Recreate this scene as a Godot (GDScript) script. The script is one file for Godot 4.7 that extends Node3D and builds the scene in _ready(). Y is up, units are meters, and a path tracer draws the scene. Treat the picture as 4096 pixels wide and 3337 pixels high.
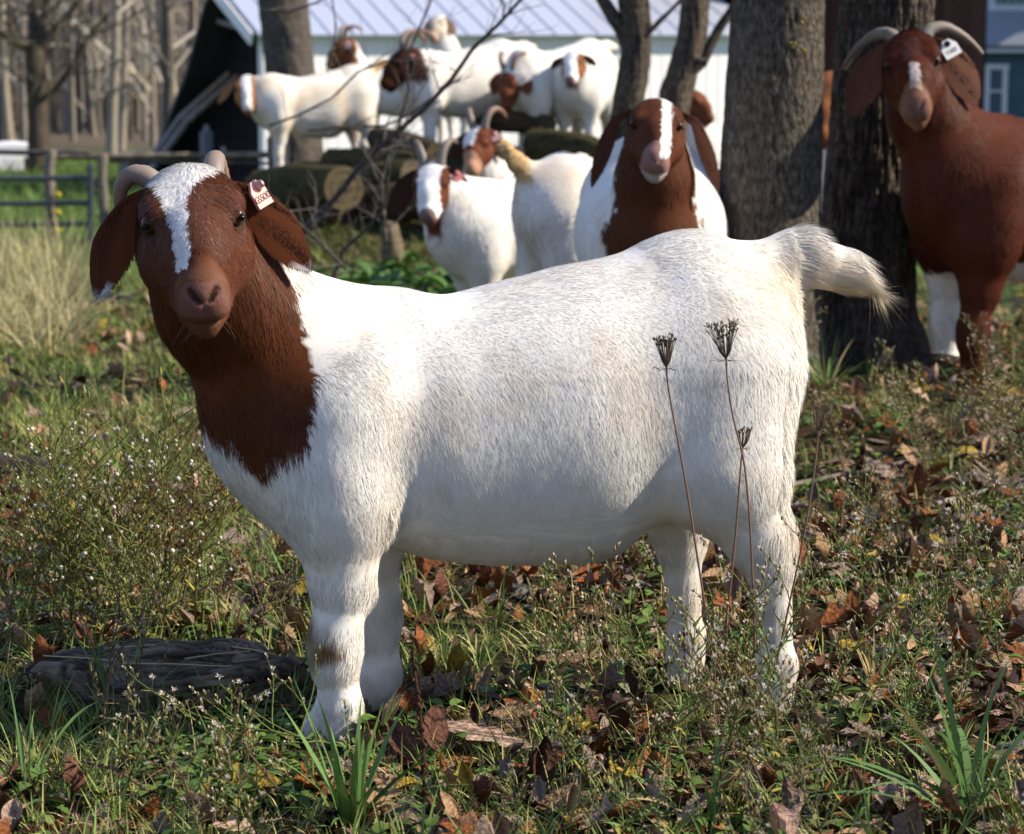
extends Node3D

# ---------------------------------------------------------------- helpers: shapes
class MB:
	var v := PackedVector3Array()
	var n := PackedVector3Array()
	var c := PackedColorArray()
	var ix := PackedInt32Array()

	func vert(p: Vector3, nn: Vector3, col: Color) -> int:
		v.append(p)
		n.append(nn)
		c.append(col)
		return v.size() - 1

	func tri(a: Vector3, b: Vector3, d: Vector3, col: Color) -> void:
		# a, b, d run anticlockwise seen from the front
		var nn := (b - a).cross(d - a).normalized()
		var k := v.size()
		v.append(a); v.append(b); v.append(d)
		n.append(nn); n.append(nn); n.append(nn)
		c.append(col); c.append(col); c.append(col)
		ix.append(k); ix.append(k + 2); ix.append(k + 1)

	func quad(a: Vector3, b: Vector3, d: Vector3, e: Vector3, col: Color) -> void:
		var nn := (b - a).cross(e - a).normalized()
		var k := v.size()
		v.append(a); v.append(b); v.append(d); v.append(e)
		for i in 4:
			n.append(nn)
			c.append(col)
		ix.append_array(PackedInt32Array([k, k + 2, k + 1, k, k + 3, k + 2]))

	func box(xf: Transform3D, s: Vector3, col: Color, bev := 0.0) -> void:
		# a box centred on xf, with chamfered edges when bev > 0
		var h := s * 0.5
		for ax in 3:
			for sg: float in [-1.0, 1.0]:
				var u := (ax + 1) % 3
				var w := (ax + 2) % 3
				var f := Vector3.ZERO
				f[ax] = h[ax] * sg
				var du := Vector3.ZERO
				du[u] = h[u] - bev
				var dw := Vector3.ZERO
				dw[w] = h[w] - bev
				var q := [f - du - dw, f + du - dw, f + du + dw, f - du + dw]
				if sg < 0.0:
					q = [q[3], q[2], q[1], q[0]]
				quad(xf * q[0], xf * q[1], xf * q[2], xf * q[3], col)
		if bev <= 0.0:
			return
		for ax in 3:
			var u := (ax + 1) % 3
			var w := (ax + 2) % 3
			for su: float in [-1.0, 1.0]:
				for sw: float in [-1.0, 1.0]:
					var p := Vector3.ZERO
					p[u] = h[u] * su
					p[w] = (h[w] - bev) * sw
					var r := Vector3.ZERO
					r[u] = (h[u] - bev) * su
					r[w] = h[w] * sw
					var d := Vector3.ZERO
					d[ax] = h[ax] - bev
					var q := [p - d, p + d, r + d, r - d]
					if su * sw < 0.0:
						q = [q[3], q[2], q[1], q[0]]
					quad(xf * q[0], xf * q[3], xf * q[2], xf * q[1], col)

	func tube(pts: PackedVector3Array, rad: PackedFloat32Array, sides: int, col: Color, col2 := Color(-1, 0, 0), cap := true) -> void:
		var m := pts.size()
		var k := v.size()
		var up := Vector3(0.31, 0.2, 0.93)
		for i in m:
			var t := (pts[mini(i + 1, m - 1)] - pts[maxi(i - 1, 0)]).normalized()
			var a := up.cross(t)
			if a.length() < 0.05:
				a = Vector3(0.9, 0.1, -0.3).cross(t)
			a = a.normalized()
			var b := t.cross(a)
			up = b.cross(t) if false else up
			var cc := col
			if col2.r >= 0.0:
				cc = col.lerp(col2, float(i) / maxf(1.0, m - 1.0))
			for s in sides:
				var g := TAU * s / sides
				var o := a * cos(g) + b * sin(g)
				v.append(pts[i] + o * rad[i])
				n.append(o)
				c.append(cc)
		for i in m - 1:
			for s in sides:
				var p := k + i * sides + s
				var q := k + i * sides + (s + 1) % sides
				ix.append_array(PackedInt32Array([p, p + sides, q, q, p + sides, q + sides]))
		if cap:
			for e: int in [0, m - 1]:
				var t := (pts[1] - pts[0]) if e == 0 else (pts[m - 1] - pts[m - 2])
				t = t.normalized() * (-1.0 if e == 0 else 1.0)
				var ce := vert(pts[e] + t * rad[e] * 0.25, t, c[k + e * sides])
				for s in sides:
					var p := k + e * sides + s
					var q := k + e * sides + (s + 1) % sides
					if e == 0:
						ix.append_array(PackedInt32Array([ce, p, q]))
					else:
						ix.append_array(PackedInt32Array([ce, q, p]))

	func ball(p: Vector3, r: Vector3, col: Color, seg := 6, rings := 4, jit := 0.0, seed_ := 0) -> void:
		var k := v.size()
		var rg := RandomNumberGenerator.new()
		rg.seed = seed_ + 77
		for i in rings + 1:
			var a := PI * i / rings
			for s in seg:
				var g := TAU * s / seg
				var o := Vector3(sin(a) * cos(g), cos(a), sin(a) * sin(g))
				v.append(p + o * r * (1.0 + jit * rg.randf_range(-1, 1)))
				n.append((o / r).normalized())
				c.append(col)
		for i in rings:
			for s in seg:
				var a := k + i * seg + s
				var b := k + i * seg + (s + 1) % seg
				ix.append_array(PackedInt32Array([a, a + seg, b, b, a + seg, b + seg]))

	func blade(p: Vector3, d: Vector3, side: Vector3, l: float, w: float, droop: float, seg: int, col: Color, col2: Color) -> void:
		# a bent grass blade or narrow leaf: widest a third of the way up
		var k := v.size()
		var q := p
		var dir := d.normalized()
		for i in seg + 1:
			var t := float(i) / seg
			var ww := w * 0.5 * (0.55 + 1.35 * t if t < 0.33 else 1.0) * (1.0 if t < 0.33 else 1.0 - pow((t - 0.33) / 0.67, 1.6))
			var sd := (side - dir * side.dot(dir)).normalized()
			var nn := dir.cross(sd).normalized()
			var cc := col.lerp(col2, t)
			v.append(q - sd * ww); v.append(q + sd * ww)
			n.append(nn); n.append(nn)
			c.append(cc); c.append(cc)
			dir = (dir + Vector3.DOWN * droop / seg).normalized()
			q += dir * l / seg
		for i in seg:
			var a := k + i * 2
			ix.append_array(PackedInt32Array([a, a + 1, a + 2, a + 1, a + 3, a + 2]))

	func leafy(p: Vector3, d: Vector3, side: Vector3, l: float, w: float, bend: float, cup: float, lobes: float, depth: float, seg: int, col: Color, mid: Color) -> void:
		# a broad leaf: rows of five points across; lobed outline, folded along the midrib, curled
		var k := v.size()
		var dir := d.normalized()
		var q := p
		for i in seg + 1:
			var t := float(i) / seg
			var e := pow(sin(PI * pow(clampf(t * 0.97 + 0.02, 0.0, 1.0), 0.85)), 0.75)
			if lobes > 0.0:
				e *= 1.0 - depth * (0.5 + 0.5 * cos(TAU * lobes * t + 0.6))
			var ww := w * 0.5 * e + 0.002
			var sd := (side - dir * side.dot(dir)).normalized()
			var up := sd.cross(dir).normalized()
			for s in 5:
				var u := (s - 2.0) * 0.5
				var fwd := absf(u) * ww * 0.35
				v.append(q + sd * u * ww + up * (absf(u) * cup * ww + u * u * cup * ww) + dir * fwd)
				n.append((up - sd * u * cup * 0.9).normalized())
				c.append(col.lerp(mid, 0.75 if s == 2 else 0.0))
			dir = (dir + up * bend / seg).normalized()
			q += dir * l / seg
		for i in seg:
			for s in 4:
				var a := k + i * 5 + s
				ix.append_array(PackedInt32Array([a, a + 5, a + 1, a + 1, a + 5, a + 6]))

	func add(o: MB, xf: Transform3D, tint := Color.WHITE) -> void:
		var k := v.size()
		for p in o.v:
			v.append(xf * p)
		for p in o.n:
			n.append((xf.basis * p).normalized())
		for p in o.c:
			c.append(p * tint)
		for i in o.ix:
			ix.append(i + k)

	func mesh(mat: Material) -> ArrayMesh:
		var a := []
		a.resize(Mesh.ARRAY_MAX)
		a[Mesh.ARRAY_VERTEX] = v
		a[Mesh.ARRAY_NORMAL] = n
		a[Mesh.ARRAY_COLOR] = c
		a[Mesh.ARRAY_INDEX] = ix
		var m := ArrayMesh.new()
		m.add_surface_from_arrays(Mesh.PRIMITIVE_TRIANGLES, a)
		m.surface_set_material(0, mat)
		return m


# ---------------------------------------------------------------- helpers: a smooth field of tapered capsules, meshed as surface nets
class Field:
	var A := PackedVector3Array()
	var BA := PackedVector3Array()
	var IB := PackedFloat32Array()
	var RA := PackedFloat32Array()
	var DR := PackedFloat32Array()
	var SZ := PackedFloat32Array()
	var K := PackedFloat32Array()
	var CUT := PackedByteArray()
	var V := PackedVector3Array()
	var N := PackedVector3Array()
	var T := PackedInt32Array()

	func cap(a: Vector3, b: Vector3, ra: float, rb: float, k := 0.04, sz := 1.0, cut := 0) -> void:
		var a2 := Vector3(a.x, a.y, a.z * sz)
		var b2 := Vector3(b.x, b.y, b.z * sz)
		A.append(a2)
		BA.append(b2 - a2)
		IB.append(1.0 / maxf((b2 - a2).length_squared(), 1e-9))
		RA.append(ra)
		DR.append(rb - ra)
		SZ.append(sz)
		K.append(k)
		CUT.append(cut)

	func one(i: int, p: Vector3) -> float:
		var q := Vector3(p.x, p.y, p.z * SZ[i]) - A[i]
		var h := clampf(q.dot(BA[i]) * IB[i], 0.0, 1.0)
		return (q - BA[i] * h).length() - RA[i] - DR[i] * h

	func at(p: Vector3, list: PackedInt32Array) -> float:
		var d := 10.0
		for i in list:
			var q := Vector3(p.x, p.y, p.z * SZ[i]) - A[i]
			var h := clampf(q.dot(BA[i]) * IB[i], 0.0, 1.0)
			var e := (q - BA[i] * h).length() - RA[i] - DR[i] * h
			var k := K[i]
			if CUT[i]:
				e = -e
				var g := maxf(k - absf(d - e), 0.0) / k
				d = maxf(d, e) + g * g * k * 0.25
			else:
				var g := maxf(k - absf(d - e), 0.0) / k
				d = minf(d, e) - g * g * k * 0.25
		return d

	func build(h: float) -> void:
		var lo := Vector3(9, 9, 9)
		var hi := -lo
		for i in A.size():
			if CUT[i]:
				continue
			for e in [A[i], A[i] + BA[i]]:
				var p := Vector3(e.x, e.y, e.z / SZ[i])
				var r := maxf(RA[i], RA[i] + DR[i])
				lo = lo.min(p - Vector3(r, r, r))
				hi = hi.max(p + Vector3(r, r, r))
		lo -= Vector3.ONE * h * 3.0
		hi += Vector3.ONE * h * 3.0
		var bn := Vector3i(((hi - lo) / (h * 4.0)).ceil())
		var nx := bn.x * 4 + 1
		var ny := bn.y * 4 + 1
		var nz := bn.z * 4 + 1
		var val := PackedFloat32Array()
		val.resize(nx * ny * nz)
		val.fill(1.0)
		var br := h * 4.0 * 0.87
		var act: Array[Vector3i] = []
		var all := PackedInt32Array(range(A.size()))
		for bx in bn.x:
			for by in bn.y:
				for bz in bn.z:
					var cp := lo + Vector3(bx * 4 + 2, by * 4 + 2, bz * 4 + 2) * h
					var near := PackedInt32Array()
					var best := 10.0
					var es := PackedFloat32Array()
					for i in A.size():
						var e := one(i, cp)
						es.append(e)
						if not CUT[i]:
							best = minf(best, e)
					var d := 10.0
					if best < 0.25:
						for i in A.size():
							if es[i] < (best if not CUT[i] else 0.0) + br * 2.7 + K[i]:
								near.append(i)
						d = at(cp, near)
					else:
						d = best
					var active := absf(d) < br * 1.35 + h * 2.0
					if active:
						act.append(Vector3i(bx, by, bz))
					for i in 4:
						for j in 4:
							var o := ((bx * 4 + i) * ny + by * 4 + j) * nz + bz * 4
							for k in 4:
								val[o + k] = at(lo + Vector3(bx * 4 + i, by * 4 + j, bz * 4 + k) * h, near) if active else d
		var ids := PackedInt32Array()
		ids.resize(nx * ny * nz)
		ids.fill(-1)
		var sx := ny * nz
		var offs := PackedInt32Array([0, sx, nz, sx + nz, 1, sx + 1, nz + 1, sx + nz + 1])
		var ofv := [Vector3(0, 0, 0), Vector3(1, 0, 0), Vector3(0, 1, 0), Vector3(1, 1, 0), Vector3(0, 0, 1), Vector3(1, 0, 1), Vector3(0, 1, 1), Vector3(1, 1, 1)]
		var ed := PackedInt32Array([0, 1, 2, 3, 4, 5, 6, 7, 0, 2, 1, 3, 4, 6, 5, 7, 0, 4, 1, 5, 2, 6, 3, 7])
		for b in act:
			for i in range(b.x * 4, b.x * 4 + 4):
				for j in range(b.y * 4, b.y * 4 + 4):
					for k in range(b.z * 4, b.z * 4 + 4):
						var o := i * sx + j * nz + k
						var s0 := val[o] < 0.0
						var mixed := false
						for c in 7:
							if (val[o + offs[c + 1]] < 0.0) != s0:
								mixed = true
								break
						if not mixed:
							continue
						var sum := Vector3.ZERO
						var cnt := 0.0
						for e in 12:
							var p := ed[e * 2]
							var q := ed[e * 2 + 1]
							var f0 := val[o + offs[p]]
							var f1 := val[o + offs[q]]
							if (f0 < 0.0) != (f1 < 0.0):
								sum += ofv[p].lerp(ofv[q], f0 / (f0 - f1))
								cnt += 1.0
						ids[o] = V.size()
						V.append(lo + (Vector3(i, j, k) + sum / cnt) * h)
		for b in act:
			for i in range(b.x * 4, b.x * 4 + 4):
				for j in range(b.y * 4, b.y * 4 + 4):
					for k in range(b.z * 4, b.z * 4 + 4):
						var o := i * sx + j * nz + k
						if ids[o] < 0 or i == 0 or j == 0 or k == 0:
							continue
						var neg := val[o] < 0.0
						if (val[o + sx] < 0.0) != neg:
							_q(ids[o], ids[o - nz], ids[o - nz - 1], ids[o - 1], neg)
						if (val[o + nz] < 0.0) != neg:
							_q(ids[o], ids[o - 1], ids[o - sx - 1], ids[o - sx], neg)
						if (val[o + 1] < 0.0) != neg:
							_q(ids[o], ids[o - sx], ids[o - sx - nz], ids[o - nz], neg)
		N.resize(V.size())
		for t in range(0, T.size(), 3):
			var f := (V[T[t + 2]] - V[T[t]]).cross(V[T[t + 1]] - V[T[t]])
			N[T[t]] += f
			N[T[t + 1]] += f
			N[T[t + 2]] += f
		for i in N.size():
			N[i] = N[i].normalized()

	func _q(a: int, b: int, c: int, d: int, neg: bool) -> void:
		if a < 0 or b < 0 or c < 0 or d < 0:
			return
		if neg:
			T.append_array(PackedInt32Array([a, c, b, a, d, c]))
		else:
			T.append_array(PackedInt32Array([a, b, c, a, c, d]))


# ---------------------------------------------------------------- helpers: naming and tagging
var used := {}
var mats := {}
var noise_a := FastNoiseLite.new()
var noise_b := FastNoiseLite.new()
const FPX := 5200.0
const EYE := 1.14
const TILT := 0.1498

func numbered(called: String) -> String:
	if not used.has(called):
		used[called] = 0
		return called
	used[called] += 1
	return "%s_%03d" % [called, used[called]]

func tag(o: Node3D, label: String, category := "", group := "", kind := "") -> void:
	if label:
		o.set_meta("label", label)
	if category:
		o.set_meta("category", category)
	if group:
		o.set_meta("group", group)
	if kind:
		o.set_meta("kind", kind)

func thing(called: String, where: Vector3, label: String, category: String, group := "", turn := 0.0) -> Node3D:
	var o := Node3D.new()
	o.name = numbered(called)
	add_child(o)
	o.position = where
	o.rotation.y = turn
	tag(o, label, category, group)
	return o

func obj(called: String, m: Mesh, parent: Node = self, kind := "") -> MeshInstance3D:
	var o := MeshInstance3D.new()
	o.name = numbered(called) if parent == self else called
	o.mesh = m
	parent.add_child(o, true)
	if kind:
		o.set_meta("kind", kind)
	return o

func many(called: String, m: Mesh, xf: Array[Transform3D], tint: PackedColorArray, parent: Node = self) -> MultiMeshInstance3D:
	var mm := MultiMesh.new()
	mm.transform_format = MultiMesh.TRANSFORM_3D
	mm.use_colors = tint.size() > 0
	mm.mesh = m
	mm.instance_count = xf.size()
	for i in xf.size():
		mm.set_instance_transform(i, xf[i])
		if tint.size():
			mm.set_instance_color(i, tint[i])
	var o := MultiMeshInstance3D.new()
	o.multimesh = mm
	o.name = numbered(called) if parent == self else called
	parent.add_child(o, true)
	o.set_meta("kind", "stuff")
	return o

func mat(key: String, rough := 0.8, tex := {}) -> StandardMaterial3D:
	if mats.has(key):
		return mats[key]
	var m := StandardMaterial3D.new()
	m.resource_name = key
	m.vertex_color_use_as_albedo = true
	m.roughness = rough
	m.metallic_specular = tex.get("spec", 0.4)
	m.metallic = tex.get("metal", 0.0)
	if tex.has("back"):
		m.backlight_enabled = true
		m.backlight = tex.back
		m.cull_mode = BaseMaterial3D.CULL_DISABLED
	if tex.has("albedo"):
		m.albedo_texture = tex.albedo
	if tex.has("scale"):
		m.uv1_triplanar = true
		m.uv1_world_triplanar = tex.get("world", false)
		m.uv1_scale = tex.scale
	if tex.has("height"):
		m.heightmap_enabled = true
		m.heightmap_texture = tex.height
		m.heightmap_scale = tex.get("depth", 1.0)
	if tex.has("rim"):
		m.rim_enabled = true
		m.rim = tex.rim
		m.rim_tint = 0.7
	mats[key] = m
	return m

func noise_tex(size: int, freq: float, oct: int, lo: Color, hi: Color, type := FastNoiseLite.TYPE_SIMPLEX_SMOOTH, seed_ := 1, lo_at := 0.2, hi_at := 0.8) -> NoiseTexture2D:
	var t := NoiseTexture2D.new()
	t.width = size
	t.height = size
	t.seamless = true
	var f := FastNoiseLite.new()
	f.noise_type = type
	f.frequency = freq
	f.fractal_octaves = oct
	f.seed = seed_
	t.noise = f
	var g := Gradient.new()
	g.set_color(0, lo)
	g.set_color(1, hi)
	g.set_offset(0, lo_at)
	g.set_offset(1, hi_at)
	t.color_ramp = g
	return t

func ray(px: float, py: float) -> Vector3:
	var r := Vector3((px - 1065.5) / FPX, -(py - 868.0) / FPX, -1.0)
	return r.rotated(Vector3.RIGHT, -TILT)

func at(px: float, py: float, dist: float) -> Vector3:
	# the point of the place seen at a pixel of the 2131 x 1736 view, at a distance along the ground
	var r := ray(px, py)
	return Vector3(0, EYE, 0) + r * (dist / -r.z)

func ground_y(x: float, z: float) -> float:
	var d := -z
	var y := 0.0
	if d > 7.5:
		y -= 0.04 * (minf(d, 24.0) - 7.5) * smoothstep(7.5, 9.0, d)
		y -= 0.008 * clampf(d - 24.0, 0.0, 60.0)
	if d > 60.0:
		y += 0.02 * (d - 60.0)
	y += 0.8 * smoothstep(-2.6, -0.9, x) * (1.0 - smoothstep(0.9, 2.0, x)) * smoothstep(14.2, 18.0, d) * (1.0 - smoothstep(21.0, 24.5, d))
	y += 0.07 * exp(-((x - 1.45) * (x - 1.45) + (d - 7.9) * (d - 7.9)) / 0.7)
	y += 0.012 * noise_a.get_noise_2d(x * 60.0, z * 60.0) + 0.025 * noise_a.get_noise_2d(x * 14.0 + 50.0, z * 14.0) * smoothstep(2.0, 6.0, d)
	return y

func on_ground(px: float, py: float) -> Vector3:
	# where the sight line of a pixel meets the ground
	var r := ray(px, py)
	var t := 2.0
	var p := Vector3.ZERO
	for i in 4000:
		p = Vector3(0, EYE, 0) + r * t
		if p.y <= ground_y(p.x, p.z):
			break
		t += 0.02 + t * 0.002
	return Vector3(p.x, ground_y(p.x, p.z), p.z)

func L(s: float, g: float, b: float) -> Color:
	return Color(s, g, b)

func _ready() -> void:
	var cam := Camera3D.new()
	cam.name = "camera"
	add_child(cam)
	cam.position = Vector3(0, EYE, 0)
	cam.rotation.x = -TILT
	cam.fov = 18.955
	cam.near = 0.1
	cam.far = 600.0
	cam.current = true
	var ca := CameraAttributesPhysical.new()
	ca.frustum_focal_length = 71.9
	ca.frustum_focus_distance = 4.12
	ca.exposure_aperture = 6.3
	ca.frustum_near = 0.1
	ca.frustum_far = 600.0
	cam.attributes = ca
	cam.fov = 18.955

	var we := WorldEnvironment.new()
	we.name = "world"
	var env := Environment.new()
	env.background_mode = Environment.BG_SKY
	var sky := Sky.new()
	var sm := ProceduralSkyMaterial.new()
	sm.sky_top_color = Color(0.40, 0.50, 0.68)
	sm.sky_horizon_color = Color(0.80, 0.84, 0.90)
	sm.sky_curve = 0.16
	sm.ground_bottom_color = Color(0.16, 0.14, 0.11)
	sm.ground_horizon_color = Color(0.45, 0.45, 0.42)
	sm.sun_angle_max = 3.0
	sky.sky_material = sm
	env.sky = sky
	env.background_energy_multiplier = 1.0
	env.tonemap_mode = Environment.TONE_MAPPER_LINEAR
	env.tonemap_exposure = 1.7
	env.sdfgi_enabled = true
	env.ssao_enabled = true
	env.ssil_enabled = true
	we.environment = env
	add_child(we)

	var sun := DirectionalLight3D.new()
	sun.name = "sun"
	sun.light_energy = 1.6
	sun.light_color = Color(1.0, 0.95, 0.87)
	sun.light_angular_distance = 0.5
	sun.shadow_enabled = true
	add_child(sun)
	var az := deg_to_rad(88.0)
	var el := deg_to_rad(36.0)
	var to_sun := Vector3(sin(az) * cos(el), sin(el), cos(az) * cos(el))
	sun.look_at_from_position(Vector3(0, 10, 0), Vector3(0, 10, 0) - to_sun)

	noise_a.seed = 11
	noise_a.frequency = 0.02
	noise_a.fractal_octaves = 3
	noise_b.seed = 23
	noise_b.frequency = 1.0
	noise_b.fractal_octaves = 3
	if true:
		build_setting()
	if true:
		build_goats()
	if true:
		build_plants()

# ---------------------------------------------------------------- the setting
func rgn(s: int) -> RandomNumberGenerator:
	var r := RandomNumberGenerator.new()
	r.seed = s
	return r

func bark_tube(path: PackedVector3Array, rad: PackedFloat32Array, sides: int, step: float, amp: float, fu: float, fv: float, ca: Color, cb: Color, sd: int) -> MB:
	# a trunk or limb along a path whose bark is furrowed geometry
	var o := MB.new()
	var pts: Array[Vector3] = []
	var rs: Array[float] = []
	for i in path.size() - 1:
		var seg := (path[i + 1] - path[i]).length()
		var m := maxi(1, int(seg / step))
		for k in m:
			var t := float(k) / m
			var p0 := path[maxi(i - 1, 0)]
			var p3 := path[mini(i + 2, path.size() - 1)]
			pts.append(path[i].cubic_interpolate(path[i + 1], p0, p3, t))
			rs.append(lerpf(rad[i], rad[i + 1], smoothstep(0.0, 1.0, t) * 0.5 + t * 0.5))
	pts.append(path[path.size() - 1])
	rs.append(rad[rad.size() - 1])
	var m := pts.size()
	var along := 0.0
	for i in m:
		var t := (pts[mini(i + 1, m - 1)] - pts[maxi(i - 1, 0)]).normalized()
		var a := Vector3(0.1, 0.05, 1.0).cross(t).normalized()
		var b := t.cross(a)
		if i > 0:
			along += (pts[i] - pts[i - 1]).length()
		for s in sides:
			var g := TAU * s / sides
			var d := a * cos(g) + b * sin(g)
			var q := Vector3(cos(g) * fu, along * fv, sin(g) * fu)
			var e := noise_b.get_noise_3d(q.x + sd * 7.3, q.y, q.z)
			var ridge := 1.0 - 2.0 * absf(e) * 1.6
			var big := noise_a.get_noise_3d(cos(g) * 40.0 + sd, along * 25.0, sin(g) * 40.0)
			o.v.append(pts[i] + d * (rs[i] + amp * ridge + rs[i] * 0.10 * big))
			o.n.append(d)
			var tone := noise_b.get_noise_3d(q.x * 0.6 + 31.0, q.y * 2.0, q.z * 0.6 + 9.0)
			o.c.append(ca.lerp(cb, clampf(0.5 + 0.5 * ridge * 0.7 + tone * 0.5, 0.0, 1.0)))
	for i in m - 1:
		for s in sides:
			var p := i * sides + s
			var q := i * sides + (s + 1) % sides
			o.ix.append_array(PackedInt32Array([p, p + sides, q, q, p + sides, q + sides]))
	smooth(o)
	return o

func smooth(o: MB) -> void:
	for i in o.n.size():
		o.n[i] = Vector3.ZERO
	for t in range(0, o.ix.size(), 3):
		var f := (o.v[o.ix[t + 2]] - o.v[o.ix[t]]).cross(o.v[o.ix[t + 1]] - o.v[o.ix[t]])
		for k in 3:
			o.n[o.ix[t + k]] += f
	for i in o.n.size():
		o.n[i] = o.n[i].normalized()

func pv(a: Array) -> PackedVector3Array:
	return PackedVector3Array(a)

func twigs(o: MB, p: Vector3, d: Vector3, l: float, r: float, depth: int, rg: RandomNumberGenerator, col: Color, sides := 4) -> void:
	# a bare branch that forks into thinner ones
	var pts := PackedVector3Array([p])
	var rad := PackedFloat32Array([r])
	var q := p
	var dir := d.normalized()
	for i in 4:
		dir = (dir + Vector3(rg.randf_range(-1, 1), rg.randf_range(-0.7, 0.9), rg.randf_range(-1, 1)) * 0.2).normalized()
		q += dir * l / 4.0
		pts.append(q)
		rad.append(r * (1.0 - 0.17 * (i + 1)))
		if depth > 0 and i > 0:
			var side := Vector3(rg.randf_range(-1, 1), rg.randf_range(-0.5, 0.8), rg.randf_range(-1, 1))
			twigs(o, q, (dir + side * 0.9).normalized(), l * rg.randf_range(0.45, 0.7), r * 0.5, depth - 1, rg, col, 3)
	o.tube(pts, rad, sides, col)

func build_setting() -> void:
	var soil_h := noise_tex(512, 0.02, 4, Color(0, 0, 0), Color(1, 1, 1), FastNoiseLite.TYPE_SIMPLEX_SMOOTH, 5)
	var soil_c := noise_tex(512, 0.012, 5, Color(0.55, 0.52, 0.5), Color(1, 1, 1), FastNoiseLite.TYPE_SIMPLEX_SMOOTH, 6)
	mat("soil", 0.95, {"albedo": soil_c, "height": soil_h, "scale": Vector3(1.7, 1.7, 1.7), "world": true, "depth": 2.0, "spec": 0.2})
	var bark_h := noise_tex(512, 0.03, 4, Color(0, 0, 0), Color(1, 1, 1), FastNoiseLite.TYPE_SIMPLEX, 8)
	var bark_c := noise_tex(512, 0.02, 5, Color(0.6, 0.58, 0.55), Color(1, 1, 1), FastNoiseLite.TYPE_SIMPLEX, 9)
	mat("bark", 0.95, {"albedo": bark_c, "height": bark_h, "scale": Vector3(7, 2.2, 7), "depth": 0.8, "spec": 0.2})
	mat("twig", 0.9, {"spec": 0.25})
	var leaf_c := noise_tex(256, 0.03, 5, Color(0.62, 0.6, 0.58), Color(1, 1, 1), FastNoiseLite.TYPE_SIMPLEX_SMOOTH, 14)
	var leaf_h := noise_tex(256, 0.02, 3, Color(0, 0, 0), Color(1, 1, 1), FastNoiseLite.TYPE_CELLULAR, 15)
	mat("leaf", 0.75, {"spec": 0.3, "back": Color(0.45, 0.45, 0.4)})
	mat("dead_leaf", 0.8, {"spec": 0.2, "back": Color(0.3, 0.28, 0.25), "albedo": leaf_c, "height": leaf_h, "scale": Vector3(1.6, 1.6, 1.6), "depth": 0.25})
	mat("grass", 0.6, {"spec": 0.35, "back": Color(0.5, 0.5, 0.4)})
	var wood_c := noise_tex(512, 0.014, 4, Color(0.6, 0.57, 0.55), Color(1, 1, 1), FastNoiseLite.TYPE_SIMPLEX_SMOOTH, 12)
	mat("wood", 0.85, {"albedo": wood_c, "scale": Vector3(1.2, 9.0, 1.2), "spec": 0.25})
	mat("paint", 0.55, {"spec": 0.4})
	mat("metal_sheet", 0.4, {"spec": 0.6, "metal": 0.35})
	build_ground()
	build_barn()
	build_far_buildings()
	build_forest()
	build_near_trees()
	build_fence()
	build_logs()

func build_ground() -> void:
	var xs := PackedFloat32Array()
	var x := 0.0
	var half := PackedFloat32Array()
	while x < 160.0:
		half.append(x)
		x += 0.06 if x < 3.0 else (0.2 if x < 8.0 else x * 0.12)
	for i in range(half.size() - 1, 0, -1):
		xs.append(-half[i])
	xs.append_array(half)
	var zs := PackedFloat32Array()
	var z := 4.0
	while z > -260.0:
		zs.append(z)
		z -= 0.4 if z > -2.5 else (0.06 if z > -9.0 else (0.15 if z > -26.0 else -z * 0.05))
	var o := MB.new()
	var nx := xs.size()
	for zz in zs:
		for xx in xs:
			o.v.append(Vector3(xx, ground_y(xx, zz), zz))
			o.n.append(Vector3.UP)
			var d := -zz
			var g := noise_a.get_noise_2d(xx * 45.0, zz * 45.0) * 0.6 + noise_b.get_noise_2d(xx * 2.5, zz * 2.5) * 0.5
			var near := L(0.05, 0.034, 0.021).lerp(L(0.07, 0.075, 0.026), clampf(0.4 + g * 1.6, 0, 1))
			var lawn := L(0.075, 0.15, 0.03).lerp(L(0.10, 0.15, 0.045), clampf(0.5 + g, 0, 1))
			var wood := L(0.27, 0.23, 0.18).lerp(L(0.18, 0.155, 0.12), clampf(0.5 + g, 0, 1))
			var cc := near.lerp(lawn, smoothstep(10.0, 17.0, d + 2.0 * g))
			var heap := smoothstep(-2.4, -1.0, xx) * (1.0 - smoothstep(0.9, 2.0, xx)) * smoothstep(12.5, 14.5, d) * (1.0 - smoothstep(20.0, 23.0, d))
			cc = cc.lerp(near, heap * 0.85)
			cc = cc.lerp(wood, smoothstep(42.0, 48.0, d + 3.0 * g))
			o.c.append(cc)
	for j in zs.size() - 1:
		for i in nx - 1:
			var p := j * nx + i
			o.ix.append_array(PackedInt32Array([p, p + nx, p + 1, p + 1, p + nx, p + nx + 1]))
	smooth(o)
	var gm := obj("ground", o.mesh(mats.soil))
	tag(gm, "leaf-strewn pasture ground running back to a green lawn", "", "", "structure")

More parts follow.
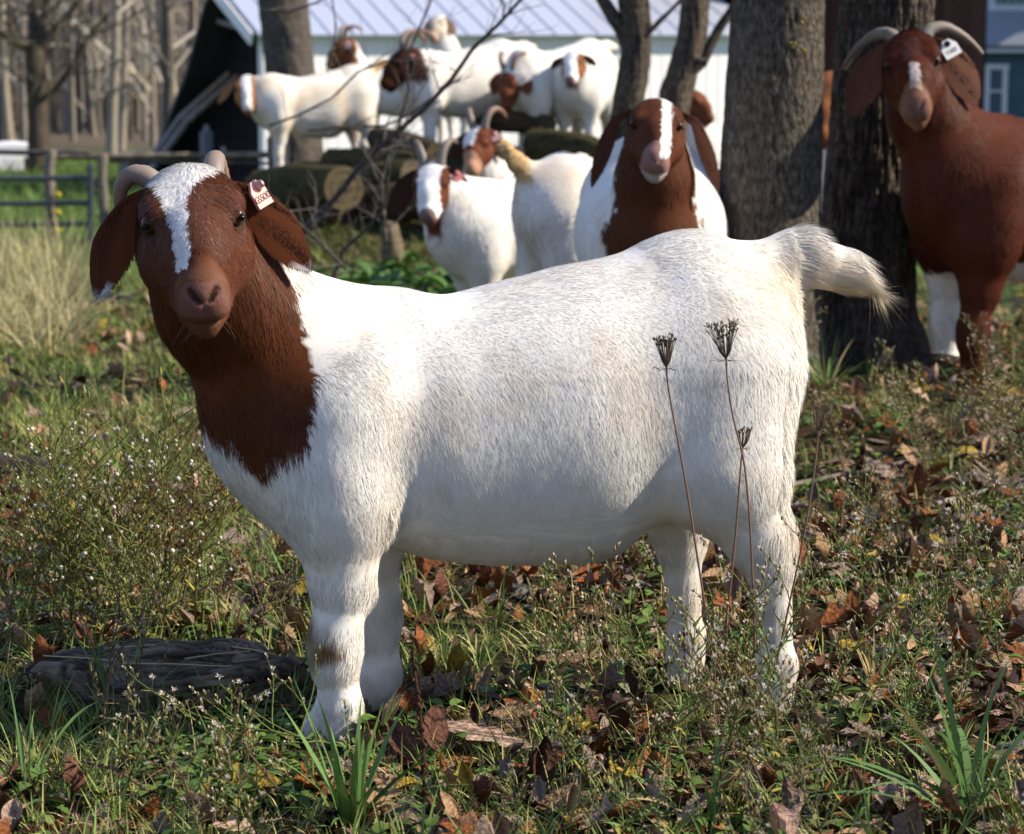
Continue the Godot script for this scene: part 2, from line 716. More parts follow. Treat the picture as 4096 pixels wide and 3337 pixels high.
func build_barn() -> void:
	# the low white shed behind the goats: a long white wall, a ribbed metal roof, an open dark gable end
	var c := Vector3(-2.92, 0, -30)
	var b := thing("white_shed", c, "long low white shed with pale ribbed metal roof and dark open gable end", "shed", "", deg_to_rad(25))
	# local axes: x along the wall, z out of the wall
	var base := -1.1
	var eave := 1.2
	var ridge := 1.85
	var len := 6.6
	var deep := 3.1
	var rg := rgn(3)
	var white := L(0.86, 0.86, 0.85)
	var m := MB.new()
	m.box(Transform3D(Basis(), Vector3(0.41, (base + eave) / 2, -0.02)), Vector3(0.815, eave - base, 0.04), white, 0.004)
	for k in 5:
		m.box(Transform3D(Basis(), Vector3(0.1 + k * 0.17, (base + eave) / 2, 0.002)), Vector3(0.03, eave - base, 0.007), white, 0.003)
	var panel := m.mesh(mats.paint)
	for i in 8:
		var w := obj("wall_panel", panel, b)
		w.position = Vector3(i * 0.82, rg.randf_range(-0.006, 0.006), rg.randf_range(0, 0.004))
	var up := Vector3(0, ridge - eave, -1.55)
	var slope := up.length()
	var rb := Basis(Vector3.RIGHT, -up.normalized().cross(Vector3.RIGHT) * -1.0, -up.normalized())
	rb = Basis(Vector3.RIGHT, Vector3.RIGHT.cross(up.normalized()) * 1.0, -up.normalized())
	m = MB.new()
	var tin := L(0.50, 0.53, 0.62)
	m.box(Transform3D(Basis(), Vector3(0.15, 0, -slope / 2)), Vector3(0.298, 0.02, slope + 0.2), tin)
	m.box(Transform3D(Basis(), Vector3(0.02, 0.015, -slope / 2)), Vector3(0.03, 0.02, slope + 0.19), tin, 0.006)
	var roof_panel := m.mesh(mats.metal_sheet)
	for i in 23:
		var r := obj("roof_panel", roof_panel, b)
		r.transform = Transform3D(rb, Vector3(-0.15 + i * 0.3, eave + 0.03, 0.06))
	m = MB.new()
	m.quad(Vector3(0.5, base, -deep), Vector3(len, base, -deep), Vector3(len, ridge, -1.6), Vector3(0.5, ridge, -1.6), white)
	m.quad(Vector3(0.5, base, -deep - 0.04), Vector3(0.5, ridge, -1.64), Vector3(len, ridge, -1.64), Vector3(len, base, -deep - 0.04), white)
	m.box(Transform3D(Basis(), Vector3(len, 0.0, -1.5)), Vector3(0.05, 2.2, 3.0), white)
	obj("back_wall", m.mesh(mats.paint), b)
	# gable end: dark boards set back under the roof edge, from the corner out to the flared left side
	var prof := [[0.0, 1.16], [1.55, 1.84], [2.02, 1.64], [2.87, 0.73], [4.0, -0.1], [4.7, -0.6]]
	var dark := L(0.022, 0.02, 0.021)  # near-black board colour paints in the shade of the gable end
	for i in 12:
		var y0 := base + i * 0.25
		var y1 := y0 + 0.244
		var s1 := 0.0
		var s0 := 0.02
		for k in prof.size() - 1:
			var pa: Array = prof[k]
			var pb: Array = prof[k + 1]
			if k >= 1 and (y1 - pb[1]) * (y1 - pa[1]) <= 0.0 and absf(pa[1] - pb[1]) > 0.01:
				s1 = lerpf(pa[0], pb[0], (y1 - pa[1]) / (pb[1] - pa[1]))
			if k == 0 and y1 > 1.16:
				s0 = clampf((y1 - 1.16) / 0.68 * 1.55, 0.02, 1.5)
		if s1 == 0.0:
			s1 = 4.7 if y1 < -0.6 else 1.7
		if y1 > 1.84:
			continue
		m = MB.new()
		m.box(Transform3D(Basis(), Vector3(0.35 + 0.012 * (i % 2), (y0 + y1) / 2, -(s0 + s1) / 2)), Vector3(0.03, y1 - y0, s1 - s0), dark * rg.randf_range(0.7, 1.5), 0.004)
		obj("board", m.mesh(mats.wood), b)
	m = MB.new()
	for k in range(1, prof.size() - 1):
		var pa := Vector3(-0.1, prof[k][1], -prof[k][0])
		var pb := Vector3(-0.1, prof[k + 1][1], -prof[k + 1][0])
		var o2 := Vector3(0, -0.06, 0.03)
		var e := Vector3(len, 0, 0)
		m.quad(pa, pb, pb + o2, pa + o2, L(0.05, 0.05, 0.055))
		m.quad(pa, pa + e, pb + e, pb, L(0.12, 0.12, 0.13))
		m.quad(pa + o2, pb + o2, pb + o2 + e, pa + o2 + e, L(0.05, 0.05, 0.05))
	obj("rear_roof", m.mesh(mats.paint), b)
	m = MB.new()
	m.box(Transform3D(Basis(), Vector3(-0.03, (base + eave) / 2 - 0.02, -0.07)), Vector3(0.05, eave - base, 0.17), white, 0.006)
	obj("corner_trim", m.mesh(mats.paint), b)
	m = MB.new()
	var rk := Vector3(0, ridge - eave, -1.55)
	m.box(Transform3D(Basis(Vector3.RIGHT, Vector3.RIGHT.cross(rk.normalized()), -rk.normalized()), Vector3(-0.19, eave - 0.05, 0.02) + rk / 2), Vector3(0.03, 0.16, rk.length()), white, 0.006)
	obj("rake_trim", m.mesh(mats.paint), b)
	m = MB.new()
	m.box(Transform3D(Basis(Vector3.RIGHT, 0.10), Vector3(0.12, 1.31, -1.5)), Vector3(0.03, 0.06, 2.0), L(0.45, 0.42, 0.4), 0.004)
	obj("tie_board", m.mesh(mats.wood), b)
	# poles leaning in the gable and odds and ends stored there
	for k in 2:
		var p0 := c + Basis(Vector3.UP, deg_to_rad(25)) * Vector3(-0.35, -0.45, -4.35 + k * 0.35)
		var p1 := c + Basis(Vector3.UP, deg_to_rad(25)) * Vector3(0.2, 0.72 - k * 0.04, -1.95 + k * 0.3)
		var lo := p0
		lo.y = ground_y(lo.x, lo.z)
		m = MB.new()
		m.tube(pv([lo - p0, p0 - p0 + (p1 - p0) * 0.5, p1 - p0]), PackedFloat32Array([0.055, 0.05, 0.045]), 8, L(0.55, 0.58, 0.66), L(0.3, 0.22, 0.15))
		var t := thing("leaning_pole", p0, ["weathered pale pole leaning in the dark gable, outer one", "weathered pale pole leaning in the dark gable, nearer the white corner"][k], "pole", "poles leaning in the gable end")
		obj("shaft", m.mesh(mats.wood), t)
	var stuff := [[-0.25, -0.62, -0.9, 0.16, 0.5, 0.2, L(0.10, 0.025, 0.03), "dark red fuel can standing in the shadow of the gable", "can"], [-0.3, -0.45, -1.4, 0.16, 0.75, 0.12, L(0.16, 0.17, 0.2), "grey canister standing upright in the shed gable", "canister"], [-0.4, -0.62, -4.2, 0.3, 0.4, 0.55, L(0.13, 0.12, 0.12), "grey wooden block at the left foot of the gable", "block"]]
	for s in stuff:
		var p := c + Basis(Vector3.UP, deg_to_rad(25)) * Vector3(s[0], 0, s[2])
		p.y = ground_y(p.x, p.z)
		var t := thing(s[8], p, s[7], s[8], "", deg_to_rad(25))
		m = MB.new()
		m.box(Transform3D(Basis(), Vector3(0, s[4] / 2, 0)), Vector3(s[3], s[4], s[5]), s[6], 0.03)
		obj("body", m.mesh(mats.paint), t)
		if s[8] != "block":
			m = MB.new()
			m.tube(pv([Vector3(0, s[4], 0), Vector3(0, s[4] + 0.06, 0)]), PackedFloat32Array([0.035, 0.03]), 8, L(0.3, 0.3, 0.32))
			obj("cap", m.mesh(mats.paint), t)

func build_far_buildings() -> void:
	var rg := rgn(5)
	var m := MB.new()
	# plank barn to the right of the white shed, with an open dark bay
	var c := at(1690, 200, 34.0)
	c.y = 0.0
	var b := thing("plank_barn", c, "dark brown plank barn with black open bay behind the thick trunks", "barn")
	for i in 12:
		m = MB.new()
		var col := L(0.075, 0.04, 0.034) * rg.randf_range(0.75, 1.3)
		m.box(Transform3D(Basis(), Vector3(0.1 + i * 0.19, 0.6, rg.randf_range(0, 0.015))), Vector3(0.184, 3.6, 0.04), col, 0.004)
		obj("plank", m.mesh(mats.wood), b)
	m = MB.new()
	m.box(Transform3D(Basis(), Vector3(-1.2, 0.6, -4.0)), Vector3(4.6, 3.6, 0.1), L(0.02, 0.018, 0.018))  # inner walls coloured near-black to paint the shade of the open bay
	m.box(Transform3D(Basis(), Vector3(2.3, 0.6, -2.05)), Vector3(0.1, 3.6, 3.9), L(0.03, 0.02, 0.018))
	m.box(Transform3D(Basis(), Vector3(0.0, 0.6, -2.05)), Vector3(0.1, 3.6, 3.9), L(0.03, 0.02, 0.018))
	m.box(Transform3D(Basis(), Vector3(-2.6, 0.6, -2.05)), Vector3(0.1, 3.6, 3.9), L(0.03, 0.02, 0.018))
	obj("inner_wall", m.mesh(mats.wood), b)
	m = MB.new()
	m.box(Transform3D(Basis(), Vector3(-2.3, 0.6, 0.02)), Vector3(0.16, 3.6, 0.16), L(0.04, 0.03, 0.028), 0.01)
	obj("post", m.mesh(mats.wood), b)
	m = MB.new()
	m.box(Transform3D(Basis(), Vector3(-1.2, 2.15, 0.03)), Vector3(2.5, 0.5, 0.1), L(0.03, 0.025, 0.024), 0.01)
	obj("header", m.mesh(mats.wood), b)
	m = MB.new()
	m.box(Transform3D(Basis(Vector3.RIGHT, -0.12), Vector3(-0.1, 2.62, -1.9)), Vector3(5.4, 0.12, 4.8), L(0.10, 0.09, 0.09), 0.01)
	obj("roof", m.mesh(mats.metal_sheet), b)

	# the blue-green house far right
	var hc := at(1975, 95, 44.0)
	var h := thing("blue_house", Vector3(hc.x, 0, -44), "blue-green clapboard house with grey roof and dormers behind the brown buck", "house", "", deg_to_rad(-24))
	var teal := L(0.05, 0.115, 0.15)
	var hy := hc.y - 0.1
	for i in 16:
		m = MB.new()
		var y := hy - 0.08 - i * 0.15
		m.box(Transform3D(Basis(Vector3.RIGHT, -0.07), Vector3(3.5, y, 0.0)), Vector3(7.0, 0.158, 0.02), teal * rg.randf_range(0.92, 1.08), 0.003)
		obj("clapboard", m.mesh(mats.paint), h)
	m = MB.new()
	m.box(Transform3D(Basis(), Vector3(3.5, hy - 1.3, -2.6)), Vector3(6.98, 3.0, 5.1), teal)
	obj("wall", m.mesh(mats.paint), h)
	m = MB.new()
	m.box(Transform3D(Basis(), Vector3(3.5, hy + 0.06, 0.2)), Vector3(7.5, 0.16, 0.05), L(0.6, 0.62, 0.66), 0.01)
	m.box(Transform3D(Basis(), Vector3(3.5, hy + 0.02, 0.1)), Vector3(7.4, 0.03, 0.24), L(0.5, 0.5, 0.52))
	obj("fascia", m.mesh(mats.paint), h)
	m = MB.new()
	m.box(Transform3D(Basis(Vector3.RIGHT, deg_to_rad(33)), Vector3(3.5, hy + 1.03, -1.22)), Vector3(7.6, 0.08, 3.5), L(0.21, 0.22, 0.25))
	m.box(Transform3D(Basis(Vector3.RIGHT, deg_to_rad(-33)), Vector3(3.5, hy + 1.03, -4.05)), Vector3(7.6, 0.08, 3.4), L(0.21, 0.22, 0.25))
	obj("roof", m.mesh(mats.paint), h)
	for k in 2:
		m = MB.new()
		var dx := 0.95 + k * 1.35
		m.box(Transform3D(Basis(), Vector3(dx, hy + 1.05, -1.35)), Vector3(0.86, 1.1, 1.4), L(0.55, 0.58, 0.62), 0.01)
		var dm := obj("dormer", m.mesh(mats.paint), h)
		m = MB.new()
		m.box(Transform3D(Basis(), Vector3(dx, hy + 1.12, -0.64)), Vector3(0.6, 0.6, 0.03), L(0.10, 0.19, 0.17), 0.004)
		for s in 4:
			m.box(Transform3D(Basis(), Vector3(dx - 0.22 + s * 0.147, hy + 1.12, -0.615)), Vector3(0.025, 0.6, 0.02), L(0.25, 0.33, 0.32))
		obj("shutter", m.mesh(mats.paint), dm)
		m = MB.new()
		m.box(Transform3D(Basis(), Vector3(dx, hy + 1.65, -1.3)), Vector3(1.05, 0.1, 1.6), L(0.6, 0.6, 0.6), 0.01)
		obj("dormer_roof", m.mesh(mats.paint), dm)
	m = MB.new()
	var wx := 0.86
	var wy := hy - 0.68
	for s in [-1, 1]:
		m.box(Transform3D(Basis(), Vector3(wx + s * 0.155, wy, 0.035)), Vector3(0.09, 0.86, 0.05), L(0.65, 0.67, 0.7), 0.006)
	m.box(Transform3D(Basis(), Vector3(wx, wy + 0.42, 0.037)), Vector3(0.44, 0.09, 0.06), L(0.65, 0.67, 0.7), 0.006)
	m.box(Transform3D(Basis(), Vector3(wx, wy - 0.43, 0.037)), Vector3(0.44, 0.07, 0.08), L(0.65, 0.67, 0.7), 0.006)
	m.box(Transform3D(Basis(), Vector3(wx, wy, 0.036)), Vector3(0.24, 0.04, 0.04), L(0.65, 0.67, 0.7), 0.004)
	var wn := obj("window", m.mesh(mats.paint), h)
	m = MB.new()
	m.box(Transform3D(Basis(), Vector3(wx, wy, 0.022)), Vector3(0.26, 0.8, 0.012), L(0.10, 0.13, 0.17))
	obj("pane", m.mesh(mat("pane", 0.08, {"spec": 0.6})), wn)

	# the white dome-topped shelter at the far left edge
	var sc := at(28, 340, 37.0)
	var t := thing("white_shelter", Vector3(sc.x, ground_y(sc.x, sc.z) - 0.05, sc.z), "small white dome-topped shelter beyond the fence at the lawn edge", "shelter", "", 0.25)
	m = MB.new()
	var n := 12
	for i in n:
		var a0 := PI * i / n
		var a1 := PI * (i + 1) / n
		for e in 1:
			var p0 := Vector3(cos(a0) * 0.5, 0.24 + sin(a0) * 0.2, 0.4)
			var p1 := Vector3(cos(a1) * 0.5, 0.24 + sin(a1) * 0.2, 0.4)
			m.quad(p0, p0 - Vector3(0, 0, 1.2), p1 - Vector3(0, 0, 1.2), p1, L(0.8, 0.8, 0.82))
			m.tri(Vector3(0, 0.24, 0.4), p0, p1, L(0.8, 0.8, 0.82))
			m.tri(Vector3(0, 0.24, -0.8), p1 - Vector3(0, 0, 1.2), p0 - Vector3(0, 0, 1.2), L(0.8, 0.8, 0.82))
	obj("roof", m.mesh(mats.paint), t)
	for s in [[-0.16, 0.56], [0.34, 0.2]]:
		m = MB.new()
		m.box(Transform3D(Basis(), Vector3(s[0], 0.09, 0.38)), Vector3(s[1], 0.32, 0.05), L(0.8, 0.8, 0.82), 0.01)
		obj("side_panel", m.mesh(mats.paint), t)
	m = MB.new()
	m.box(Transform3D(Basis(), Vector3(0, 0.09, -0.1)), Vector3(0.84, 0.32, 0.7), L(0.3, 0.3, 0.31), 0.01)
	obj("inner_box", m.mesh(mats.paint), t)

func forest_tree(v: int) -> Node3D:
	var rg := rgn(100 + v)
	var o := Node3D.new()
	var ca: Color = [L(0.42, 0.39, 0.345), L(0.56, 0.51, 0.43), L(0.20, 0.18, 0.16), L(0.49, 0.44, 0.36)][v % 4]
	var pts := PackedVector3Array()
	var rad := PackedFloat32Array()
	var q := Vector3(0, -0.3, 0)
	var lean := Vector3(rg.randf_range(-0.06, 0.06), 1, rg.randf_range(-0.06, 0.06))
	for i in 8:
		pts.append(q)
		rad.append(0.14 * (1.25 if i == 0 else 1.0) * (1.0 - i * 0.1))
		q += (lean + Vector3(rg.randf_range(-0.06, 0.06), 0, rg.randf_range(-0.06, 0.06))) * 1.5
	var m := bark_tube(pts, rad, 10, 0.5, 0.008, 4.0, 2.0, ca * 0.7, ca * 1.25, v)
	obj("trunk", m.mesh(mats.bark), o)
	m = MB.new()
	var cr := MB.new()
	for k in 13:
		var t := rg.randf_range(0.08, 0.95)
		var i := int(t * 6.9)
		var p := pts[i].lerp(pts[i + 1], t * 6.9 - i)
		var d := Vector3(rg.randf_range(-1, 1), rg.randf_range(0.15, 0.9), rg.randf_range(-1, 1)).normalized()
		twigs(m, p, d, rg.randf_range(1.2, 2.6), 0.045 * (1.2 - t), 2, rg, ca * rg.randf_range(0.7, 1.3))
	obj("branches", m.mesh(mats.twig), o)
	return o

func build_forest() -> void:
	var rg := rgn(17)
	var protos: Array[Node3D] = []
	for v in 8:
		protos.append(forest_tree(v))
	# the trunks that can be told apart: pixel column, width in pixels, distance, variant
	var seen := [[20, 22, 52, 1], [48, 15, 58, 0], [150, 13, 60, 0], [196, 12, 66, 3], [228, 22, 48, 1], [247, 18, 50, 5], [272, 10, 62, 2], [300, 11, 60, 0], [318, 14, 55, 3], [345, 24, 47, 2], [374, 32, 49, 5], [398, 18, 54, 6], [120, 10, 70, 6], [172, 9, 72, 4], [208, 9, 68, 4], [286, 9, 74, 4], [332, 9, 78, 7], [420, 14, 58, 1], [84, 9, 74, 0], [2, 16, 60, 6], [-30, 20, 50, 3], [-75, 16, 55, 2], [-110, 22, 48, 1], [440, 12, 70, 3], [-160, 18, 60, 4]]
	var look := ["grey", "pale tan", "dark brown", "buff"]
	for i in seen.size():
		var s: Array = seen[i]
		s[2] = 43.0 + (s[2] - 47.0) * 0.55
		var p := at(s[0], 250, s[2])
		p.y = ground_y(p.x, p.z)
		var t: Node3D = protos[s[3]].duplicate()
		t.name = numbered("forest_tree")
		add_child(t)
		t.position = p
		var w: float = s[1] * s[2] / FPX / 0.28
		t.scale = Vector3(w, lerpf(w, 1.0, 0.6), w)
		t.rotation.y = rg.randf() * TAU
		var where := "left of the white shelter"
		for zone in [[-40, "behind the white shelter"], [60, "just right of the forked tree"], [140, "above the steel gate's end"], [205, "above the second fence post"], [238, "midway between forked tree and shed"], [280, "nearing the shed"], [322, "two trunk-widths from the shed gable"], [360, "touching the shed gable's outline"], [410, "half hidden by the shed gable"]]:
			if s[0] > zone[0]:
				where = zone[1]
		var size := "thick" if s[1] >= 20 else ("slim" if s[1] >= 13 else "thin")
		tag(t, "%s %s bare tree in the woods, %s%s" % [size, look[s[3] % 4], where, ", far back" if s[2] > 52 else (", foremost" if s[2] < 45 else "")], "tree", "bare trees in the woods beyond the lawn")
	for v in 4:
		var xf: Array[Transform3D] = []
		var tint := PackedColorArray()
		for k in 210:
			var d := rg.randf_range(56, 130)
			var px := rg.randf_range(-500, 640) if k < 130 else rg.randf_range(-1800, -500)
			var p := at(px, 250, d)
			p.y = ground_y(p.x, p.z)
			var sc := rg.randf_range(0.7, 1.5)
			xf.append(Transform3D(Basis(Vector3.UP, rg.randf() * TAU).scaled(Vector3(sc, sc * rg.randf_range(0.8, 1.1), sc)), p))
			var g := rg.randf_range(0.75, 1.35)
			tint.append(Color(g, g * 0.98, g * 0.95))
		var holder := Node3D.new()
		holder.name = numbered("woods")
		add_child(holder)
		tag(holder, ["grey bare woods filling the far background", "pale bare woods filling the far background", "dark bare woods filling the far background", "buff bare woods filling the far background"][v], "woods", "", "stuff")
		for part in protos[v].get_children():
			many("trunks" if part.name == "trunk" else "branches", part.mesh, xf, tint, holder)
	# brush under the trees: thin bare shoots in taupe and tan
	var br := MB.new()
	for k in 26:
		var p := Vector3(rg.randf_range(-0.6, 0.6), -0.1, rg.randf_range(-0.6, 0.6))
		twigs(br, p, Vector3(rg.randf_range(-0.5, 0.5), 1, rg.randf_range(-0.5, 0.5)), rg.randf_range(0.8, 2.0), 0.012, 1, rg, L(0.46, 0.425, 0.385) * rg.randf_range(0.7, 1.3), 3)
	var bm := br.mesh(mats.twig)
	var xf2: Array[Transform3D] = []
	var tint2 := PackedColorArray()
	for k in 560:
		var d := rg.randf_range(60, 115)
		var p := at(rg.randf_range(-400, 560) if k < 420 else rg.randf_range(-1500, -400), 250, d)
		p.y = ground_y(p.x, p.z)
		var sc := rg.randf_range(0.7, 2.2)
		xf2.append(Transform3D(Basis(Vector3.UP, rg.randf() * TAU).scaled(Vector3(sc, sc, sc)), p))
		var g := rg.randf_range(0.8, 1.6)
		tint2.append(Color(g, g * rg.randf_range(0.92, 1.0), g * rg.randf_range(0.8, 1.0)))
	var bo := many("undergrowth", bm, xf2, tint2)
	tag(bo, "bare taupe brush under the woodland trees", "undergrowth", "", "stuff")
	for pr in protos:
		pr.free()

	# the forked tree at the left, nearer than the woods
	var d1 := 36.0
	var base := at(80, 335, d1)
	base.y = ground_y(base.x, base.z)
	var t := thing("forked_tree", base, "dark grey forked tree with spreading limbs before the woods", "tree")
	var dk := L(0.10, 0.085, 0.07)
	var lt := L(0.19, 0.165, 0.13)
	var tr := bark_tube(pv([Vector3(0, -0.2, 0), at(78, 250, d1) - base, at(74, 150, d1) - base, at(70, 95, d1) - base]), PackedFloat32Array([0.17, 0.14, 0.15, 0.13]), 14, 0.12, 0.012, 4.0, 5.0, dk, lt, 4)
	obj("trunk", tr.mesh(mats.bark), t)
	var limbs := [[[72, 105], [62, 50], [57, 0], [50, -120], [40, -300]], [[70, 110], [88, 55], [90, 0], [97, -120], [120, -300]], [[78, 110], [110, 68], [140, 35], [168, -5], [220, -80], [300, -200]], [[72, 218], [105, 195], [135, 168], [165, 120], [200, 70], [240, 30]], [[66, 102], [35, 85], [5, 62], [-40, 20], [-90, -60]]]
	for k in limbs.size():
		var pts := PackedVector3Array()
		var rad := PackedFloat32Array()
		var li: Array = limbs[k]
		for i in li.size():
			pts.append(at(li[i][0], li[i][1], d1) - base + Vector3(0, 0, (k - 2) * 0.12 * i))
			rad.append([0.085, 0.075, 0.075, 0.05, 0.06][k] * (1.0 - i * 0.15))
		var lb := bark_tube(pts, rad, 9, 0.12, 0.007, 3.0, 5.0, dk, lt, 11 + k)
		for i in range(1, li.size()):
			for e in 3:
				twigs(lb, pts[i].lerp(pts[i - 1], rg.randf()), Vector3(rg.randf_range(-1, 1), rg.randf_range(-0.2, 1), rg.randf_range(-0.6, 0.6)), rg.randf_range(0.5, 1.2), 0.018, 2, rg, lt)
		obj("limb", lb.mesh(mats.bark), t)

func near_tree(called: String, label: String, d: float, px: Array, sides: int, step: float, amp: float, fu: float, fv: float, ca: Color, cb: Color, sd: int, flare: float, limb_seed: int) -> Node3D:
	# px: rows of pixel column, pixel row, pixel width, from the foot up
	var base := at(px[0][0], px[0][1], d)
	base.y = ground_y(base.x, base.z)
	var t := thing(called, base, label, "tree")
	var pts := PackedVector3Array()
	var rad := PackedFloat32Array()
	var r0: float = px[0][2] * d / FPX / 2.0
	pts.append(Vector3(0, -0.15, 0)); rad.append(r0 * (1.0 + flare))
	pts.append(Vector3(0, 0.08, 0) + (at(px[1][0], px[1][1], d) - base) * Vector3(0.06, 0, 0)); rad.append(r0 * (1.0 + flare * 0.45))
	for i in range(1, px.size()):
		pts.append(at(px[i][0], px[i][1], d) - base)
		rad.append(px[i][2] * d / FPX / 2.0)
	var top := pts[pts.size() - 1]
	var dir := (top - pts[pts.size() - 2]).normalized()
	var m := bark_tube(pts, rad, sides, step, amp, fu, fv, ca, cb, sd)
	obj("trunk", m.mesh(mats.bark), t)
	# the part above the frame: a plainer upper trunk with bare limbs
	var rg := rgn(limb_seed)
	var up := PackedVector3Array([top - dir * 0.05])
	var ur := PackedFloat32Array([rad[rad.size() - 1] * 1.02])
	var q := top
	for i in 5:
		q += (dir * 0.5 + Vector3(rg.randf_range(-0.1, 0.1), 0.6, rg.randf_range(-0.1, 0.1))).normalized() * 1.3
		up.append(q)
		ur.append(rad[rad.size() - 1] * (0.9 - i * 0.16))
	var u := bark_tube(up, ur, 14, 0.15, amp, fu * 0.7, fv, ca, cb, sd + 1)
	obj("upper_trunk", u.mesh(mats.bark), t)
	var lb := MB.new()
	for k in 9:
		var i := rg.randi_range(1, 5)
		twigs(lb, up[i], Vector3(rg.randf_range(-1, 1), rg.randf_range(0.1, 0.9), rg.randf_range(-1, 1)).normalized(), rg.randf_range(1.2, 2.4), ur[i] * 0.35, 3, rg, cb)
	obj("branches", lb.mesh(mats.bark), t)
	return t

func build_near_trees() -> void:
	var ga := L(0.085, 0.075, 0.062)
	var gb := L(0.24, 0.215, 0.18)
	var t5 := near_tree("thick_trunk_tree", "thick smooth grey trunk directly behind the white goat's rump", 8.0, [[1588, 845, 232], [1594, 600, 218], [1598, 400, 210], [1608, 200, 196], [1618, 0, 186], [1630, -180, 178]], 120, 0.02, 0.0035, 12.0, 9.0, ga * 0.95, gb * 0.78, 2, 0.3, 41)
	# lichen spots
	var rg := rgn(77)
	var lm := MB.new()
	for s in [[1658, 42], [1662, 102], [1640, 95], [1655, 48]]:
		var p := at(s[0], s[1], 8.0) - t5.position
		var ax := at(1612, s[1], 8.0) - t5.position
		var r := 0.149
		var dx := p.x - ax.x
		var zz := sqrt(maxf(0.0004, r * r - dx * dx)) + ax.z
		for e in 5:
			lm.ball(Vector3(p.x + rg.randf_range(-0.008, 0.008), p.y + rg.randf_range(-0.012, 0.012), zz), Vector3(0.005, 0.006, 0.003) * rg.randf_range(0.5, 1.2), L(0.25, 0.21, 0.04), 6, 4, 0.2, e)
	obj("lichen", lm.mesh(mats.leaf), t5, "stuff")
	var t6 := near_tree("furrowed_trunk_tree", "dark deeply furrowed leaning trunk behind the goat's tail", 8.45, [[1800, 812, 215], [1801, 640, 196], [1803, 500, 190], [1822, 250, 182], [1846, 0, 178], [1870, -180, 170]], 150, 0.018, 0.013, 9.0, 3.2, L(0.05, 0.042, 0.035), L(0.19, 0.16, 0.13), 5, 0.35, 42)
	for r in [[[1855, 700, 0.085], [1900, 770, 0.07], [1965, 805, 0.05], [2040, 822, 0.03], [2090, 835, 0.01]], [[1830, 740, 0.07], [1840, 800, 0.06], [1880, 838, 0.035], [1935, 852, 0.012]], [[1745, 730, 0.07], [1725, 790, 0.055], [1712, 830, 0.03], [1705, 850, 0.01]]]:
		var pts := PackedVector3Array()
		var rad := PackedFloat32Array()
		for i in r.size():
			var p := at(r[i][0], r[i][1], 8.36 - 0.09 * i)
			p.y = maxf(p.y, ground_y(p.x, p.z) - 0.01) if i < 2 else ground_y(p.x, p.z) + r[i][2] * 0.3
			pts.append(p - t6.position)
			rad.append(r[i][2])
		obj("root", bark_tube(pts, rad, 24, 0.025, 0.006, 4.0, 6.0, L(0.05, 0.042, 0.035), L(0.16, 0.135, 0.11), 9).mesh(mats.bark), t6)
	var t2 := near_tree("straight_trunk_tree", "straight grey trunk behind the cream goat, against the white shed", 20.5, [[618, 352, 108], [612, 250, 104], [602, 150, 100], [588, 0, 98], [580, -120, 96]], 40, 0.06, 0.010, 6.0, 5.0, L(0.10, 0.09, 0.08), L(0.23, 0.205, 0.18), 7, 0.25, 43)
	t2.set_meta("label", "straight grey trunk behind the cream goat, against the white shed")
	var d3 := 12.6
	var t3 := near_tree("slender_forked_tree", "slender dark forked trunk just left of the leaning trunk", d3, [[1290, 560, 66], [1300, 280, 62], [1318, 150, 60], [1325, 70, 58], [1318, 0, 62], [1310, -140, 50]], 40, 0.04, 0.007, 5.0, 5.0, L(0.06, 0.05, 0.042), L(0.19, 0.165, 0.135), 13, 0.2, 44)
	var lp := func(a: Array, r0: float, r1: float, d: float, o: Vector3, sd: int) -> MB:
		var pts := PackedVector3Array()
		var rad := PackedFloat32Array()
		for i in a.size():
			pts.append(at(a[i][0], a[i][1], d) - o)
			rad.append(lerpf(r0, r1, float(i) / (a.size() - 1)))
		return bark_tube(pts, rad, 16, 0.05, 0.004, 3.0, 5.0, L(0.06, 0.05, 0.042), L(0.19, 0.165, 0.135), sd)
	obj("limb", lp.call([[1315, 110], [1292, 60], [1268, 22], [1248, -10], [1215, -90], [1190, -200]], 0.042, 0.02, d3, t3.position, 21).mesh(mats.bark), t3)
	obj("limb", lp.call([[1340, 80], [1372, 45], [1400, 18], [1432, -20], [1480, -100]], 0.012, 0.006, d3 - 0.05, t3.position, 22).mesh(mats.bark), t3)
	var t4 := near_tree("leaning_trunk_tree", "grey trunk leaning right with a bare stub, behind the blazed doe's head", 12.9, [[1385, 570, 74], [1398, 250, 64], [1420, 150, 60], [1438, 80, 56], [1447, 0, 56], [1460, -140, 46]], 40, 0.04, 0.007, 5.0, 5.0, L(0.075, 0.062, 0.052), L(0.24, 0.20, 0.165), 15, 0.2, 45)
	obj("limb", lp.call([[1438, 150], [1462, 128], [1490, 70], [1528, 12], [1570, -60], [1610, -160]], 0.03, 0.014, 12.9, t4.position, 23).mesh(mats.bark), t4)
	obj("stub", lp.call([[1440, 120], [1455, 126], [1472, 130]], 0.02, 0.014, 12.85, t4.position, 24).mesh(mats.bark), t4)

